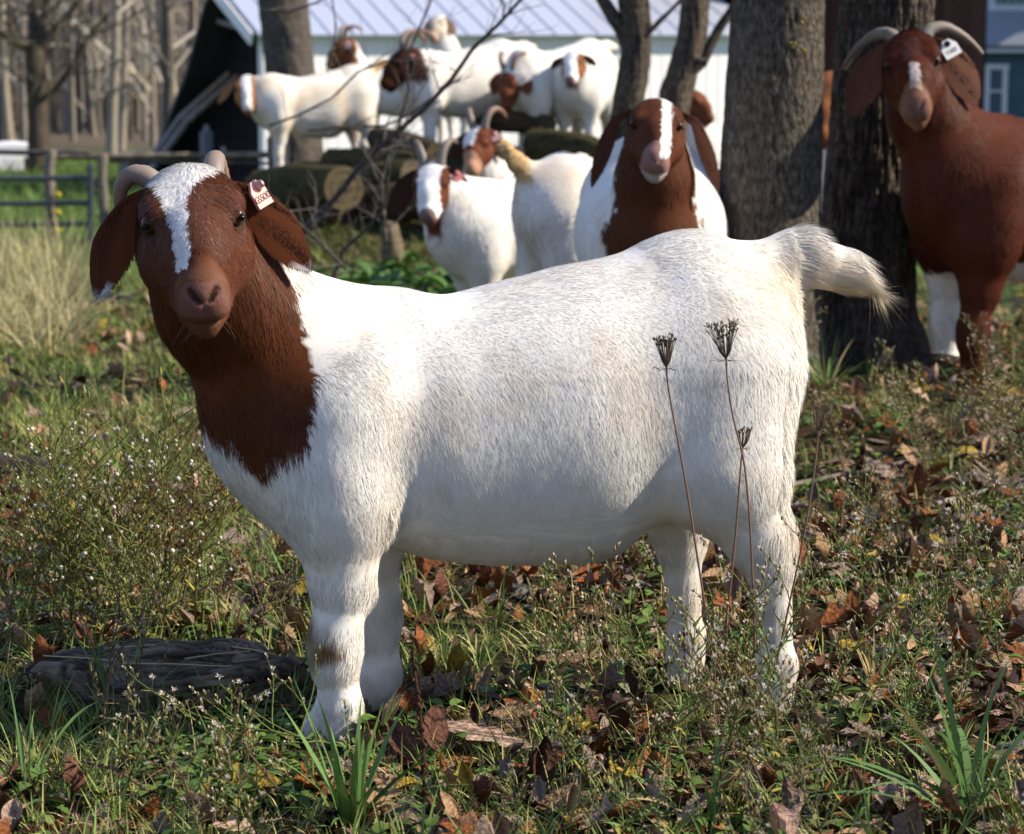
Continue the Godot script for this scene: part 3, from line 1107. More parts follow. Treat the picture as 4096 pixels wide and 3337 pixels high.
	# dry branches lying across the brush heap in front of the herd
	var brs := [
		[[[610, 520], [640, 470], [700, 410], [760, 332], [835, 268], [885, 225], [940, 165], [985, 100], [1040, 48], [1090, -8], [1140, -60]], 11.0, 0.016, "long grey bare branch slanting up past the white goats' heads", 1],
		[[[802, 500], [798, 440], [792, 380], [812, 310], [832, 255], [850, 190], [845, 120], [872, 60], [893, 12], [900, -50]], 11.6, 0.010, "thin bare branch rising upright in front of the dark-headed goat", 2],
		[[[560, 262], [620, 240], [690, 205], [745, 150], [800, 128], [870, 118]], 11.3, 0.006, "thin twig crossing the cream goat's flank", 3],
		[[[640, 270], [720, 265], [800, 262], [850, 240], [905, 200], [960, 160]], 10.8, 0.006, "thin twig curving level below the cream goat's tail", 4],
		[[[690, 585], [715, 520], [770, 470], [800, 430], [810, 340]], 10.0, 0.008, "grey twig standing up from the brush left of the white-faced goat", 5],
		[[[720, 560], [680, 520], [650, 490], [625, 470], [600, 440]], 9.4, 0.007, "short grey twig lying in the weeds behind the doe's ear", 6],
		[[[690, -10], [700, 60], [690, 120], [680, 150]], 11.5, 0.004, "fine twig hanging before the brown-headed goat", 7],
		[[[1045, 45], [1050, 10], [1030, -20], [1060, -60]], 10.9, 0.005, "fine twig forking at the top of the long branch", 8],
		[[[540, 20], [600, 25], [660, 5], [700, -30]], 12.0, 0.006, "thin twig crossing the straight grey trunk near its top", 9],
	]
	for b in brs:
		var a: Array = b[0]
		var o := at(a[0][0], a[0][1], b[1])
		var t := thing("bare_branch", o, b[3], "branch", "dry branches of the brush heap")
		var pts := PackedVector3Array()
		var rad := PackedFloat32Array()
		var rg2 := rgn(200 + b[4])
		for i in a.size():
			pts.append(at(a[i][0], a[i][1], b[1] - 0.05 * i * (b[4] % 2)) - o)
			rad.append(b[2] * (1.0 - 0.06 * i))
		var m := MB.new()
		m.tube(pts, rad, 7, L(0.19, 0.165, 0.15), L(0.11, 0.095, 0.085))
		obj("stem", m.mesh(mats.bark), t)
		m = MB.new()
		for i in range(1, pts.size()):
			for e in 2:
				var dd := (pts[i] - pts[i - 1]).normalized()
				twigs(m, pts[i].lerp(pts[i - 1], rg2.randf()), (dd + Vector3(rg2.randf_range(-1, 1), rg2.randf_range(-0.8, 0.8), rg2.randf_range(-0.6, 0.6))).normalized(), rg2.randf_range(0.08, 0.24), rad[i] * 0.45, 1, rg2, L(0.15, 0.13, 0.12), 4)
		obj("twigs", m.mesh(mats.twig), t)

func build_fence() -> void:
	var d := 20.0
	var rg := rgn(31)
	var grey := L(0.27, 0.24, 0.21)
	for s in [[107, 312, 22, "weathered wooden fence post with yellow insulators by the steel gate"], [216, 322, 20, "weathered wooden fence post right of the steel gate"], [566, 318, 16, "grey wooden fence post where the log rail meets the trunk"], [-70, 320, 22, "weathered wooden fence post beyond the left edge"]]:
		var p := at(s[0], 500, d)
		p.y = ground_y(p.x, p.z)
		var top := at(s[0], s[1], d)
		var t := thing("fence_post", p, s[3], "fence post", "posts of the pasture fence")
		var m := bark_tube(pv([Vector3(0, -0.1, 0), Vector3(0.005, 0.3, 0), Vector3(-0.004, 0.6, 0), top - p, top - p + Vector3(0, 0.004, 0)]), PackedFloat32Array([s[2] * d / FPX / 2, s[2] * d / FPX / 2, s[2] * d / FPX / 2 * 0.95, s[2] * d / FPX / 2 * 0.92, 0.002]), 14, 0.06, 0.004, 3.0, 2.0, grey * 0.75, grey * 1.2, s[0])
		obj("shaft", m.mesh(mats.wood), t)
		if s[0] == 107:
			for y in [405, 442, 480, 520]:
				m = MB.new()
				var q := at(119, y, d - 0.05) - p
				m.tube(pv([q - Vector3(0.012, 0, 0), q + Vector3(0.018, 0, 0.02), q + Vector3(0.022, -0.002, 0.03)]), PackedFloat32Array([0.022, 0.018, 0.010]), 8, L(0.7, 0.5, 0.03))
				obj("insulator", m.mesh(mats.paint), t)
	var rails := [[[[100, 326], [220, 326], [340, 324], [460, 323], [572, 322]], 0.026, L(0.30, 0.26, 0.19), "pale log rail running along the top of the fence"], [[[-90, 318], [10, 317], [120, 318], [178, 320], [192, 326]], 0.02, L(0.09, 0.09, 0.10), "dark rail along the fence top at the left edge"], [[[230, 336], [400, 338], [575, 340]], 0.012, L(0.16, 0.14, 0.12), "thin lower rail under the pale log rail"]]
	for r in rails:
		var o := at(r[0][0][0], r[0][0][1], d)
		var t := thing("fence_rail", o, r[3], "fence rail")
		var pts := PackedVector3Array()
		var rad := PackedFloat32Array()
		for i in r[0].size():
			pts.append(at(r[0][i][0], r[0][i][1], d + 0.06) - o)
			rad.append(r[1] * rg.randf_range(0.85, 1.1))
		obj("pole", bark_tube(pts, rad, 12, 0.08, 0.004, 2.5, 3.0, r[2] * 0.75, r[2] * 1.15, 3).mesh(mats.wood), t)
	# steel tube gate
	var steel := L(0.055, 0.07, 0.085)
	var gp := at(-60, 505, 19.7)
	gp.y = ground_y(gp.x, gp.z)
	var g := thing("steel_gate", gp, "dark steel tube gate standing open by the left fence post", "gate")
	for y in [372, 424, 468, 505]:
		var m := MB.new()
		m.tube(pv([at(-120, y - 1, 19.7) - gp, at(40, y, 19.7) - gp, at(188, y - 2, 19.7) - gp]), PackedFloat32Array([0.021, 0.021, 0.021]), 10, steel)
		obj("bar", m.mesh(mats.metal_sheet), g)
	for x in [188, -60]:
		var m := MB.new()
		m.tube(pv([at(x, 342, 19.68) - gp, at(x, 430, 19.68) - gp, at(x, 512, 19.68) - gp]), PackedFloat32Array([0.025, 0.025, 0.025]), 10, steel)
		obj("upright", m.mesh(mats.metal_sheet), g)

func build_logs() -> void:
	# the heap of logs that the goats climb on; ends given as pixel and distance
	var logs := [
		[[545, 396, 16.6], [715, 392, 15.6], 0.135, "mossy log with pale cut end, under the cream goat's front hooves", true],
		[[610, 362, 17.6], [770, 372, 16.9], 0.075, "slim mossy log under the cream goat's hind hooves", false],
		[[690, 335, 17.4], [905, 352, 16.4], 0.085, "dark mossy log in the middle of the heap", false],
		[[785, 288, 17.2], [905, 322, 16.6], 0.075, "short log with lit end, top of the heap before the dark-headed goat", true],
		[[730, 395, 16.4], [860, 372, 16.0], 0.12, "dark mossy log low in the heap right of the pale cut end", false],
		[[1000, 250, 17.6], [1140, 262, 17.0], 0.07, "mossy log across the top of the heap under the tagged goat", false],
		[[1110, 300, 16.2], [1270, 330, 15.8], 0.10, "mossy log under the feet of the thin-eared goat", false],
		[[760, 425, 16.0], [1000, 420, 15.6], 0.11, "fallen log at the foot of the heap behind the white-faced goat", false],
		[[560, 440, 16.4], [720, 452, 15.9], 0.07, "dark half-buried log at the foot of the heap", false],
	]
	for i in logs.size():
		var l: Array = logs[i]
		var a := at(l[0][0], l[0][1], l[0][2])
		var b := at(l[1][0], l[1][1], l[1][2])
		var t := thing("log", a, l[3], "log", "logs of the heap")
		var r: float = l[2]
		var mid := (b - a) * 0.5 + Vector3(0, 0.015, 0)
		var m := bark_tube(pv([Vector3.ZERO, mid, b - a]), PackedFloat32Array([r, r * 1.08, r * 0.97]), 28, 0.04, 0.013, 3.0, 4.0, L(0.05, 0.042, 0.025), L(0.15, 0.135, 0.06) if i % 2 == 0 else L(0.14, 0.115, 0.08), i)
		obj("bark", m.mesh(mats.bark), t)
		for e in 2:
			m = MB.new()
			var ce := (b - a) if e else Vector3.ZERO
			var ax := (b - a).normalized() * (1.0 if e else -1.0)
			var u := ax.cross(Vector3.UP).normalized()
			var w := u.cross(ax)
			var rings := 5
			for s in 18:
				var g0 := TAU * s / 18.0
				var g1 := TAU * (s + 1) / 18.0
				for k in rings:
					var r0 := r * k / rings * 1.02
					var r1 := r * (k + 1) / rings * 1.02
					var col := L(0.16, 0.13, 0.075) * (0.75 if k % 2 else 1.0) if (l[4] and e) else L(0.12, 0.10, 0.07)
					var z0 := ax * (0.006 - 0.002 * (k % 2))
					m.quad(ce + z0 + (u * cos(g0) + w * sin(g0)) * r0, ce + z0 + (u * cos(g0) + w * sin(g0)) * r1, ce + z0 + (u * cos(g1) + w * sin(g1)) * r1, ce + z0 + (u * cos(g1) + w * sin(g1)) * r0, col)
			obj("cut_end", m.mesh(mats.wood), t)
	# broken stump among the weeds in front of the heap
	var sp := on_ground(822, 492)
	sp = at(822, 490, 14.6)
	sp.y = ground_y(sp.x, sp.z)
	var st := thing("stump", sp, "pale broken stump in the weeds left of the white-faced goat", "stump")
	var m := bark_tube(pv([Vector3(0, -0.1, 0), Vector3(-0.01, 0.1, 0), Vector3(-0.03, 0.25, 0), Vector3(-0.04, 0.32, 0), Vector3(-0.045, 0.34, 0)]), PackedFloat32Array([0.09, 0.07, 0.055, 0.045, 0.003]), 20, 0.04, 0.012, 4.0, 5.0, L(0.12, 0.095, 0.06), L(0.30, 0.25, 0.17), 6)
	obj("wood", m.mesh(mats.wood), st)

# ---------------------------------------------------------------- the goats
var heads := {}
const WHITE := Color(0.74, 0.715, 0.67)
const BROWN := Color(0.095, 0.029, 0.0115)

func head_field(h: float) -> Field:
	# a Boer goat's head, nose along +x, up +y, its right side +z; eyes at (0.045, 0.02, +-0.064)
	if heads.has(h):
		return heads[h]
	var f := Field.new()
	var V := func(x: float, y: float, z: float) -> Vector3: return Vector3(x, y, z)
	f.cap(V.call(-0.03, -0.014, 0), V.call(0.02, 0.0, 0), 0.063, 0.060, 0.03, 0.96)
	f.cap(V.call(-0.045, 0.008, 0), V.call(0.0, 0.018, 0), 0.040, 0.040, 0.03, 0.8)
	f.cap(V.call(0.0, 0.012, 0), V.call(0.10, 0.004, 0), 0.054, 0.044, 0.03, 0.98)
	f.cap(V.call(0.10, 0.004, 0), V.call(0.168, -0.026, 0), 0.043, 0.031, 0.03, 1.28)
	for s in [-1.0, 1.0]:
		f.cap(V.call(0.026, 0.031, 0.041 * s), V.call(0.056, 0.033, 0.045 * s), 0.026, 0.019, 0.02)
		f.cap(V.call(0.005, -0.045, 0.036 * s), V.call(0.06, -0.05, 0.030 * s), 0.042, 0.032, 0.035)
		f.cap(V.call(0.06, -0.036, 0.034 * s), V.call(0.155, -0.044, 0.008 * s), 0.036, 0.021, 0.035)
		f.cap(V.call(0.172, -0.021, 0.013 * s), V.call(0.181, -0.030, 0.010 * s), 0.0165, 0.016, 0.016)
		f.cap(V.call(0.177, -0.048, 0.010 * s), V.call(0.15, -0.055, 0.016 * s), 0.0175, 0.017, 0.016)
	f.cap(V.call(0.02, -0.065, 0), V.call(0.14, -0.076, 0), 0.040, 0.021, 0.035)
	f.cap(V.call(0.145, -0.080, 0), V.call(0.168, -0.079, 0), 0.019, 0.0165, 0.012)
	if h < 0.006:
		for s in [-1.0, 1.0]:
			f.cap(V.call(0.059, 0.025, 0.068 * s), V.call(0.067, 0.022, 0.061 * s), 0.0115, 0.0115, 0.009, 1.0, 1)
			f.cap(V.call(0.193, -0.010, 0.022 * s), V.call(0.199, -0.027, 0.007 * s), 0.0068, 0.0040, 0.004, 1.0, 1)
			f.cap(V.call(0.196, -0.067, 0.0), V.call(0.182, -0.066, 0.020 * s), 0.0032, 0.0032, 0.006, 1.0, 1)
			f.cap(V.call(0.182, -0.066, 0.020 * s), V.call(0.145, -0.068, 0.042 * s), 0.0032, 0.0028, 0.006, 1.0, 1)
		f.cap(V.call(0.204, -0.03, 0), V.call(0.202, -0.064, 0), 0.0026, 0.0028, 0.005, 1.0, 1)
	f.build(h)
	heads[h] = f
	return f

func head_color(style: String, c: Vector3, brown: Color) -> Color:
	var nz := noise_b.get_noise_3d(c.x * 38.0, c.y * 38.0, c.z * 38.0)
	var fine := noise_b.get_noise_3d(c.x * 140.0, c.y * 140.0, c.z * 140.0)
	var j := nz * 0.006 + fine * 0.004
	var white := Color(0.74, 0.73, 0.72)
	var col := brown
	var top := c.y > -0.03 + 0.02 * clampf((c.x - 0.1) * 10.0, -1.0, 0.0)
	match style:
		"main":
			col = brown * (1.0 + 0.25 * nz)
			var z0 := 0.0
			var w := 0.0
			var kx := [-0.085, -0.05, 0.01, 0.04, 0.075, 0.12, 0.155, 0.168]
			var lo := [-0.040, -0.040, -0.030, -0.004, 0.007, 0.010, 0.009, 0.02]
			var hi := [0.052, 0.052, 0.048, 0.039, 0.031, 0.029, 0.028, 0.02]
			for i in 7:
				if c.x >= kx[i] and c.x < kx[i + 1]:
					var t: float = (c.x - kx[i]) / (kx[i + 1] - kx[i])
					z0 = lerpf(lo[i], lo[i + 1], t)
					w = lerpf(hi[i], hi[i + 1], t)
			if c.x > -0.075 + absf(j) and c.y > -0.02 and c.z + j > z0 and c.z + j < w:
				col = white
			if c.x < -0.048 and absf(c.z + 0.006 + j) < (-0.048 - c.x) * 0.7:
				col = brown * 0.8
			if c.x > 0.03 and c.x < 0.15 and c.y > 0.0 and col != white:
				col = col.lerp(L(0.13, 0.06, 0.045), 0.45)
				if fine > 0.5:
					col = col.lerp(white, 0.12)
			if c.x > 0.155:
				col = col.lerp(L(0.145, 0.066, 0.040), smoothstep(0.155, 0.18, c.x) * 0.8) if col != white else col
			if c.x > 0.183 and c.y > -0.05 and c.y < -0.005:
				col = L(0.175, 0.085, 0.064)
			if c.x > 0.17:
				var sa := Vector3(0.193, -0.010, 0.022)
				var sb := Vector3(0.199, -0.027, 0.007)
				var cz := Vector3(c.x, c.y, absf(c.z))
				var hh := clampf((cz - sa).dot(sb - sa) / (sb - sa).length_squared(), 0.0, 1.0)
				if (cz - sa.lerp(sb, hh)).length() < lerpf(0.0070, 0.0042, hh):
					col = L(0.05, 0.024, 0.018)
		"blaze":
			# white poll, a white stripe down the goat's left of the nose, pale lips
			if c.y > -0.02 and c.z < -0.010 + j + 0.02 * smoothstep(-0.01, -0.04, c.x) * 2.5 and c.z > -0.036 + j - 0.02 * smoothstep(0.0, -0.04, c.x):
				col = white
			if c.x < -0.028 + j and absf(c.z) < 0.06:
				col = white
			if c.x > 0.135 and c.y < -0.058 + j:
				col = L(0.36, 0.31, 0.275)
			elif c.x > 0.16 and col == brown:
				col = L(0.24, 0.13, 0.11)
		"white_face":
			if c.y > -0.055 and absf(c.z + j) < 0.047 - 0.006 * smoothstep(-0.02, 0.06, c.x) + 0.012 * smoothstep(0.1, 0.16, c.x):
				col = white
			if c.x > 0.18:
				col = L(0.20, 0.14, 0.13)
		"half_face":
			if c.y > -0.02 and c.z + j > -0.012 and c.z < 0.05 and c.x < 0.10:
				col = white
			if c.x > 0.13:
				col = L(0.42, 0.24, 0.16)
		"tan_face":
			col = brown
			if c.y > -0.04 and absf(c.z + j) < 0.027:
				col = white
		"cream":
			col = L(0.66, 0.58, 0.48)
			if c.x > 0.09:
				col = L(0.42, 0.34, 0.27)
		"buck":
			col = brown * (1.0 + 0.3 * nz)
			if c.x > 0.115 and c.x < 0.165 and c.y > -0.012 and absf(c.z + 0.004 + j) < 0.011:
				col = L(0.6, 0.52, 0.46)
			if c.x > 0.15:
				col = col.lerp(L(0.22, 0.12, 0.08), 0.6)
			if c.x > 0.02 and c.x < 0.09 and absf(c.z) < 0.02:
				col = col.lerp(L(0.09, 0.04, 0.035), 0.6)
			if c.x > 0.188 and c.y > -0.05:
				col = L(0.13, 0.075, 0.06)
		"dark":
			col = L(0.05, 0.018, 0.010) if c.x > 0.03 else brown * 0.7
	if style == "main" or style == "buck" or style == "blaze":
		var ed := (Vector3(c.x, c.y, absf(c.z)) - Vector3(0.0605, 0.0235, 0.0590)).length()
		if ed < 0.0165:
			col = col.lerp(L(0.022, 0.011, 0.008), 0.85 * (1.0 - smoothstep(0.0125, 0.0165, ed)))
	return col

func body_color(style: String, p: Vector3, brown: Color, dirt: float) -> Color:
	var nz := noise_b.get_noise_3d(p.x * 14.0, p.y * 14.0, p.z * 14.0)
	var n2 := noise_b.get_noise_3d(p.x * 4.0 + 7.0, p.y * 4.0, p.z * 4.0)
	var fine := noise_b.get_noise_3d(p.x * 70.0, p.y * 70.0, p.z * 70.0)
	var j := nz * 0.012 + fine * 0.010
	var w := WHITE
	# yellowed hair on the lower legs, rump and belly
	var st := clampf((0.30 - p.y) * 1.6, 0.0, 0.35) + clampf((-0.40 - p.x) * 3.0, 0.0, 0.3) * clampf(0.9 - p.y, 0.0, 1.0)
	st += clampf((p.y - 0.60) * 4.0, 0.0, 0.6) * clampf((-0.02 - p.x) * 5.0, 0.0, 1.0) * clampf((0.815 - p.y) * 14.0, 0.0, 1.0)
	st += clampf((-0.27 - p.x) * 3.0, 0.0, 0.35) * clampf((0.62 - p.y) * 6.0, 0.0, 1.0)
	st = clampf(st * (0.65 + n2 * 1.3) * dirt, 0.0, 0.75)
	w = w.lerp(L(0.50, 0.39, 0.25), st)
	w = w.lerp(L(0.56, 0.49, 0.40), clampf(n2 * 1.1 + nz * 0.6, 0.0, 0.45) * dirt)
	w = w.lerp(L(0.40, 0.30, 0.18), clampf((noise_b.get_noise_3d(p.x * 9.0 + 3.0, p.y * 9.0, p.z * 9.0 + 8.0) - 0.22) * 2.0, 0.0, 0.4) * dirt * clampf((0.36 - p.y) * 5.0, 0.0, 1.0))
	match style:
		"main":
			var ys := [0.44, 0.455, 0.478, 0.50, 0.527, 0.575, 0.605, 0.69, 0.743, 0.80]
			var xs := [0.47, 0.452, 0.436, 0.414, 0.402, 0.391, 0.394, 0.399, 0.41, 0.44]
			var xb := 0.42
			for i in 9:
				if p.y >= ys[i] and p.y < ys[i + 1]:
					xb = lerpf(xs[i], xs[i + 1], (p.y - ys[i]) / (ys[i + 1] - ys[i]))
			var low := 0.452 + maxf(0.0, p.x - 0.472) * 0.85 + 0.9 * maxf(0.0, 0.472 - p.x)
			if p.x + j > xb and p.y + j * 1.4 > low:
				return brown * (1.0 + 0.30 * nz)
			if p.x > 0.3 and p.z < 0 and p.y < 0.222 and p.y > 0.118 and p.x > 0.349 + j * 1.5 + absf(p.y - 0.165) * 0.3 and p.z > -0.15:
				return L(0.17, 0.085, 0.02).lerp(w, clampf(0.25 + nz * 1.2 + absf(p.y - 0.17) * 14.0, 0.0, 1.0))
		"buck":
			if p.y < 0.31 + j and p.z > 0.0 and p.x > 0.2:
				return w
			if p.y < 0.34 and p.x < 0.26 and p.x > -0.15:
				return w
			return brown * (1.0 + 0.25 * nz)
		"neck":
			if p.x + j > 0.46 and p.y > 0.50:
				return brown
		"front":
			if p.x + j * 2.0 > 0.47 and p.y > 0.44:
				return brown
		"shoulder":
			if p.x + j > 0.40 and p.y > 0.52 + j:
				return brown
		"throat":
			if p.x > 0.52 and absf(p.z + j) < 0.045 and p.y > 0.5:
				return brown
		"tan_tail":
			if p.x < -0.43 and p.y > 0.72 - j:
				return L(0.50, 0.33, 0.16)
		"cream":
			if p.x < -0.46 and p.y > 0.74:
				return L(0.46, 0.28, 0.12)
			return w.lerp(L(0.62, 0.50, 0.34), clampf(0.3 + n2 * 0.7, 0.0, 0.6))
	return w

func goat(q: Dictionary) -> Node3D:
	var s: float = q.get("s", 1.0)
	var yaw: float = deg_to_rad(q.yaw)
	var pos: Vector3 = q.pos
	if q.has("eyes") and not q.get("fixed", false):
		# the body stands behind its head: set it back along its own axis from the head
		var back: Vector3 = Vector3(cos(yaw), 0, -sin(yaw)) * q.get("reach", 0.56) * s
		pos = Vector3(q.eyes.x - back.x, pos.y, q.eyes.z - back.z)
		if q.get("level", false):
			pos.y = ground_y(pos.x, pos.z)
	var t := thing("goat", pos, q.label, "goat", "", yaw)
	var inv := Transform3D(Basis(Vector3.UP, yaw), pos).affine_inverse()
	# head frame in the goat's own space
	var hs: float = q.get("hs", 1.0)
	var la: float = deg_to_rad(q.get("look", 0.0))
	var pi_: float = deg_to_rad(q.get("pitch", 30.0))
	var F := Vector3(sin(la) * cos(pi_), -sin(pi_), cos(la) * cos(pi_))
	var R := F.cross(Vector3.UP).normalized()
	var U := R.cross(F).normalized()
	var hb := Basis(F, U, R).rotated(F, deg_to_rad(q.get("roll", 0.0)))
	var eye_mid: Vector3 = q.eyes
	var hx := Transform3D(hb, eye_mid - hb * (Vector3(0.045, 0.022, 0) * hs)).scaled_local(Vector3(1.0, 1.0, q.get("narrow", 1.0)) * hs)
	hx = inv * hx
	var neck_top := hx * Vector3(-0.035, -0.025, 0)
	var jaw := hx * Vector3(0.0, -0.06, 0)

	var f := Field.new()
	var V := func(x: float, y: float, z: float) -> Vector3: return Vector3(x, y, z) * s
	var wide: float = q.get("wide", 1.0)
	var k := 0.07 * s
	var tz := 1.2 / wide
	f.cap(V.call(0.355, 0.53, 0), V.call(0.12, 0.500, 0), 0.184 * s, 0.206 * s, k, tz * 1.06)
	f.cap(V.call(0.12, 0.500, 0), V.call(-0.06, 0.518, 0), 0.206 * s, 0.226 * s, k, tz)
	f.cap(V.call(-0.06, 0.518, 0), V.call(-0.255, 0.603, 0), 0.226 * s, 0.203 * s, k, tz)
	f.cap(V.call(0.36, 0.66, 0), V.call(0.25, 0.665, 0), 0.075 * s, 0.065 * s, k, 1.1)
	f.cap(V.call(0.40, 0.485, 0), V.call(0.37, 0.42, 0), 0.100 * s, 0.088 * s, k, 1.0)
	f.cap(V.call(-0.30, 0.72, 0), V.call(-0.40, 0.70, 0), 0.09 * s, 0.07 * s, k, 1.0)
	for z in [-1.0, 1.0]:
		f.cap(V.call(-0.27, 0.735, 0.085 * z), V.call(-0.29, 0.71, 0.105 * z), 0.035 * s, 0.03 * s, 0.04 * s)
		f.cap(V.call(0.30, 0.62, 0.105 * z), V.call(0.36, 0.47, 0.135 * z), 0.05 * s, 0.05 * s, 0.05 * s)
	# neck: from the shoulders to the back of the head
	var n0: Vector3 = V.call(0.40, 0.60, 0)
	var n1: Vector3 = n0.lerp(neck_top, 0.55) + V.call(0.015, -0.01, 0)
	var nr: float = q.get("neck", 1.0)
	f.cap(n0, n1, 0.152 * s * (nr * 0.5 + 0.5), 0.108 * s * nr, k, 1.22)
	f.cap(n1, neck_top, 0.108 * s * nr, 0.072 * hs, 0.05 * s, 1.0)
	f.cap(n1 + V.call(0.01, -0.01, 0), jaw, 0.085 * s * nr, 0.052 * hs, 0.05 * s, 1.0)
	f.cap(V.call(0.05, 0.36, 0), V.call(-0.10, 0.355, 0), 0.075 * s, 0.08 * s, 0.06 * s, 0.9)
	# legs: near side is -z when the goat faces left
	var fl: Array = q.get("front", [0.0, -0.11])
	var rl: Array = q.get("rear", [0.0, 0.075])
	var hooves: Array[Vector3] = []
	for side in 2:
		var z := -1.0 if side == 0 else 1.0
		var d: float = fl[side]
		f.cap(V.call(0.34, 0.54, 0.085 * z), V.call(0.345 + d * 0.5, 0.40, 0.098 * z), 0.10 * s, 0.085 * s, 0.06 * s)
		f.cap(V.call(0.345 + d * 0.5, 0.40, 0.098 * z), V.call(0.342 + d * 0.8, 0.285, 0.10 * z), 0.080 * s, 0.053 * s, 0.05 * s)
		f.cap(V.call(0.342 + d * 0.8, 0.285, 0.10 * z), V.call(0.350 + d, 0.175, 0.10 * z), 0.048 * s, 0.0375 * s, 0.03 * s)
		f.cap(V.call(0.358 + d, 0.18, 0.10 * z), V.call(0.360 + d, 0.14, 0.10 * z), 0.0375 * s, 0.036 * s, 0.03 * s)
		f.cap(V.call(0.350 + d, 0.15, 0.10 * z), V.call(0.348 + d, 0.07, 0.10 * z), 0.0325 * s, 0.0325 * s, 0.03 * s)
		f.cap(V.call(0.346 + d, 0.065, 0.10 * z), V.call(0.375 + d, 0.028, 0.10 * z), 0.035 * s, 0.034 * s, 0.02 * s)
		if side == 0:
			f.cap(V.call(0.298 + d, 0.255, 0.10 * z), V.call(0.302 + d, 0.235, 0.10 * z), 0.016 * s, 0.012 * s, 0.02 * s)
		f.cap(V.call(0.345 + d, 0.035, 0.10 * z), V.call(0.335 + d, 0.022, 0.10 * z), 0.032 * s, 0.024 * s, 0.02 * s)
		hooves.append(V.call(0.385 + d, 0.0, 0.10 * z))
		d = rl[side]
		f.cap(V.call(-0.30, 0.58, 0.075 * z), V.call(-0.305 + d * 0.3, 0.44, 0.10 * z), 0.150 * s, 0.116 * s, 0.07 * s, 1.1)
		f.cap(V.call(-0.305 + d * 0.3, 0.44, 0.10 * z), V.call(-0.375 + d * 0.8, 0.31, 0.105 * z), 0.112 * s, 0.058 * s, 0.04 * s, 1.15)
		f.cap(V.call(-0.375 + d * 0.8, 0.31, 0.105 * z), V.call(-0.395 + d, 0.262, 0.105 * z), 0.056 * s, 0.040 * s, 0.03 * s)
		f.cap(V.call(-0.397 + d, 0.262, 0.105 * z), V.call(-0.408 + d, 0.10, 0.105 * z), 0.037 * s, 0.0285 * s, 0.025 * s)
		f.cap(V.call(-0.420 + d, 0.295, 0.105 * z), V.call(-0.424 + d, 0.265, 0.105 * z), 0.020 * s, 0.018 * s, 0.02 * s)
		f.cap(V.call(-0.412 + d, 0.085, 0.105 * z), V.call(-0.405 + d, 0.03, 0.105 * z), 0.035 * s, 0.036 * s, 0.02 * s)
		hooves.append(V.call(-0.402 + d, 0.0, 0.105 * z))
	var tl: Array = q.get("tail", [[-0.40, 0.755, 0.045], [-0.48, 0.770, 0.038], [-0.555, 0.758, 0.028], [-0.60, 0.735, 0.012]])
	for i in tl.size() - 1:
		f.cap(V.call(tl[i][0], tl[i][1], 0), V.call(tl[i + 1][0], tl[i + 1][1], 0), tl[i][2] * s, tl[i + 1][2] * s, 0.03 * s, 1.15)
	f.build(q.get("cell", 0.022))

	if q.get("level", false) and not q.get("fixed", false):
		t.position.y -= 0.02
	var style: String = q.get("coat", "neck")
	var face: String = q.get("face", "brown")
	var brown: Color = q.get("brown", BROWN)
	var dirt: float = q.get("dirt", 0.9)
	var m := MB.new()
	m.v = f.V
	m.n = f.N
	m.ix = f.T
	for p in f.V:
		m.c.append(body_color(style, p / s, brown, dirt))
	var nb := m.v.size()
	var hf := head_field(q.get("head_cell", 0.009))
	var k0 := m.v.size()
	for i in hf.V.size():
		m.v.append(hx * hf.V[i])
		m.n.append((hx.basis * hf.N[i]).normalized())
		m.c.append(head_color(face, hf.V[i], brown))
	for i in hf.T:
		m.ix.append(i + k0)
	var nh := m.v.size()
	# ears: broad hanging flaps, thin but solid
	var ears: Array = q.get("ears", [[0.5, 0.85, 0.0], [0.5, 0.85, 0.0]])
	var el: float = q.get("ear_len", 0.17) * hs
	var ew: float = q.get("ear_wid", 0.085) * hs
	var ear_col: Color = q.get("ear_color", brown)
	var invb := inv.basis
	var rows := 12 if q.get("cell", 0.022) < 0.016 else 8
	var tag_at := []
	for side in 2:
		# side 0 is the viewer's right ear (goat's left, -z of the head), side 1 the viewer's left
		var z := -1.0 if side == 0 else 1.0
		var e: Array = ears[side]
		var base := hx * Vector3(-0.022, 0.028, 0.058 * z)
		var outw := (hx.basis.z * z).normalized()
		var fw := hx.basis.x.normalized()
		var down := invb * Vector3.DOWN
		var fwd := (invb * Vector3(0, 0, 1)).lerp(fw, 0.4).normalized()
		var dir: Vector3 = (outw * e[0] + down * e[1] + fwd * e[2]).normalized()
		var start := (outw + down * (0.25 if e[1] > 0 else -0.2)).normalized()
		var cols := 9
		var kk := m.v.size()
		var p := base - start * 0.012 * hs
		var face_n := (fwd * 0.8 + outw * 0.35).normalized()
		var grid_n: Array[Vector3] = []
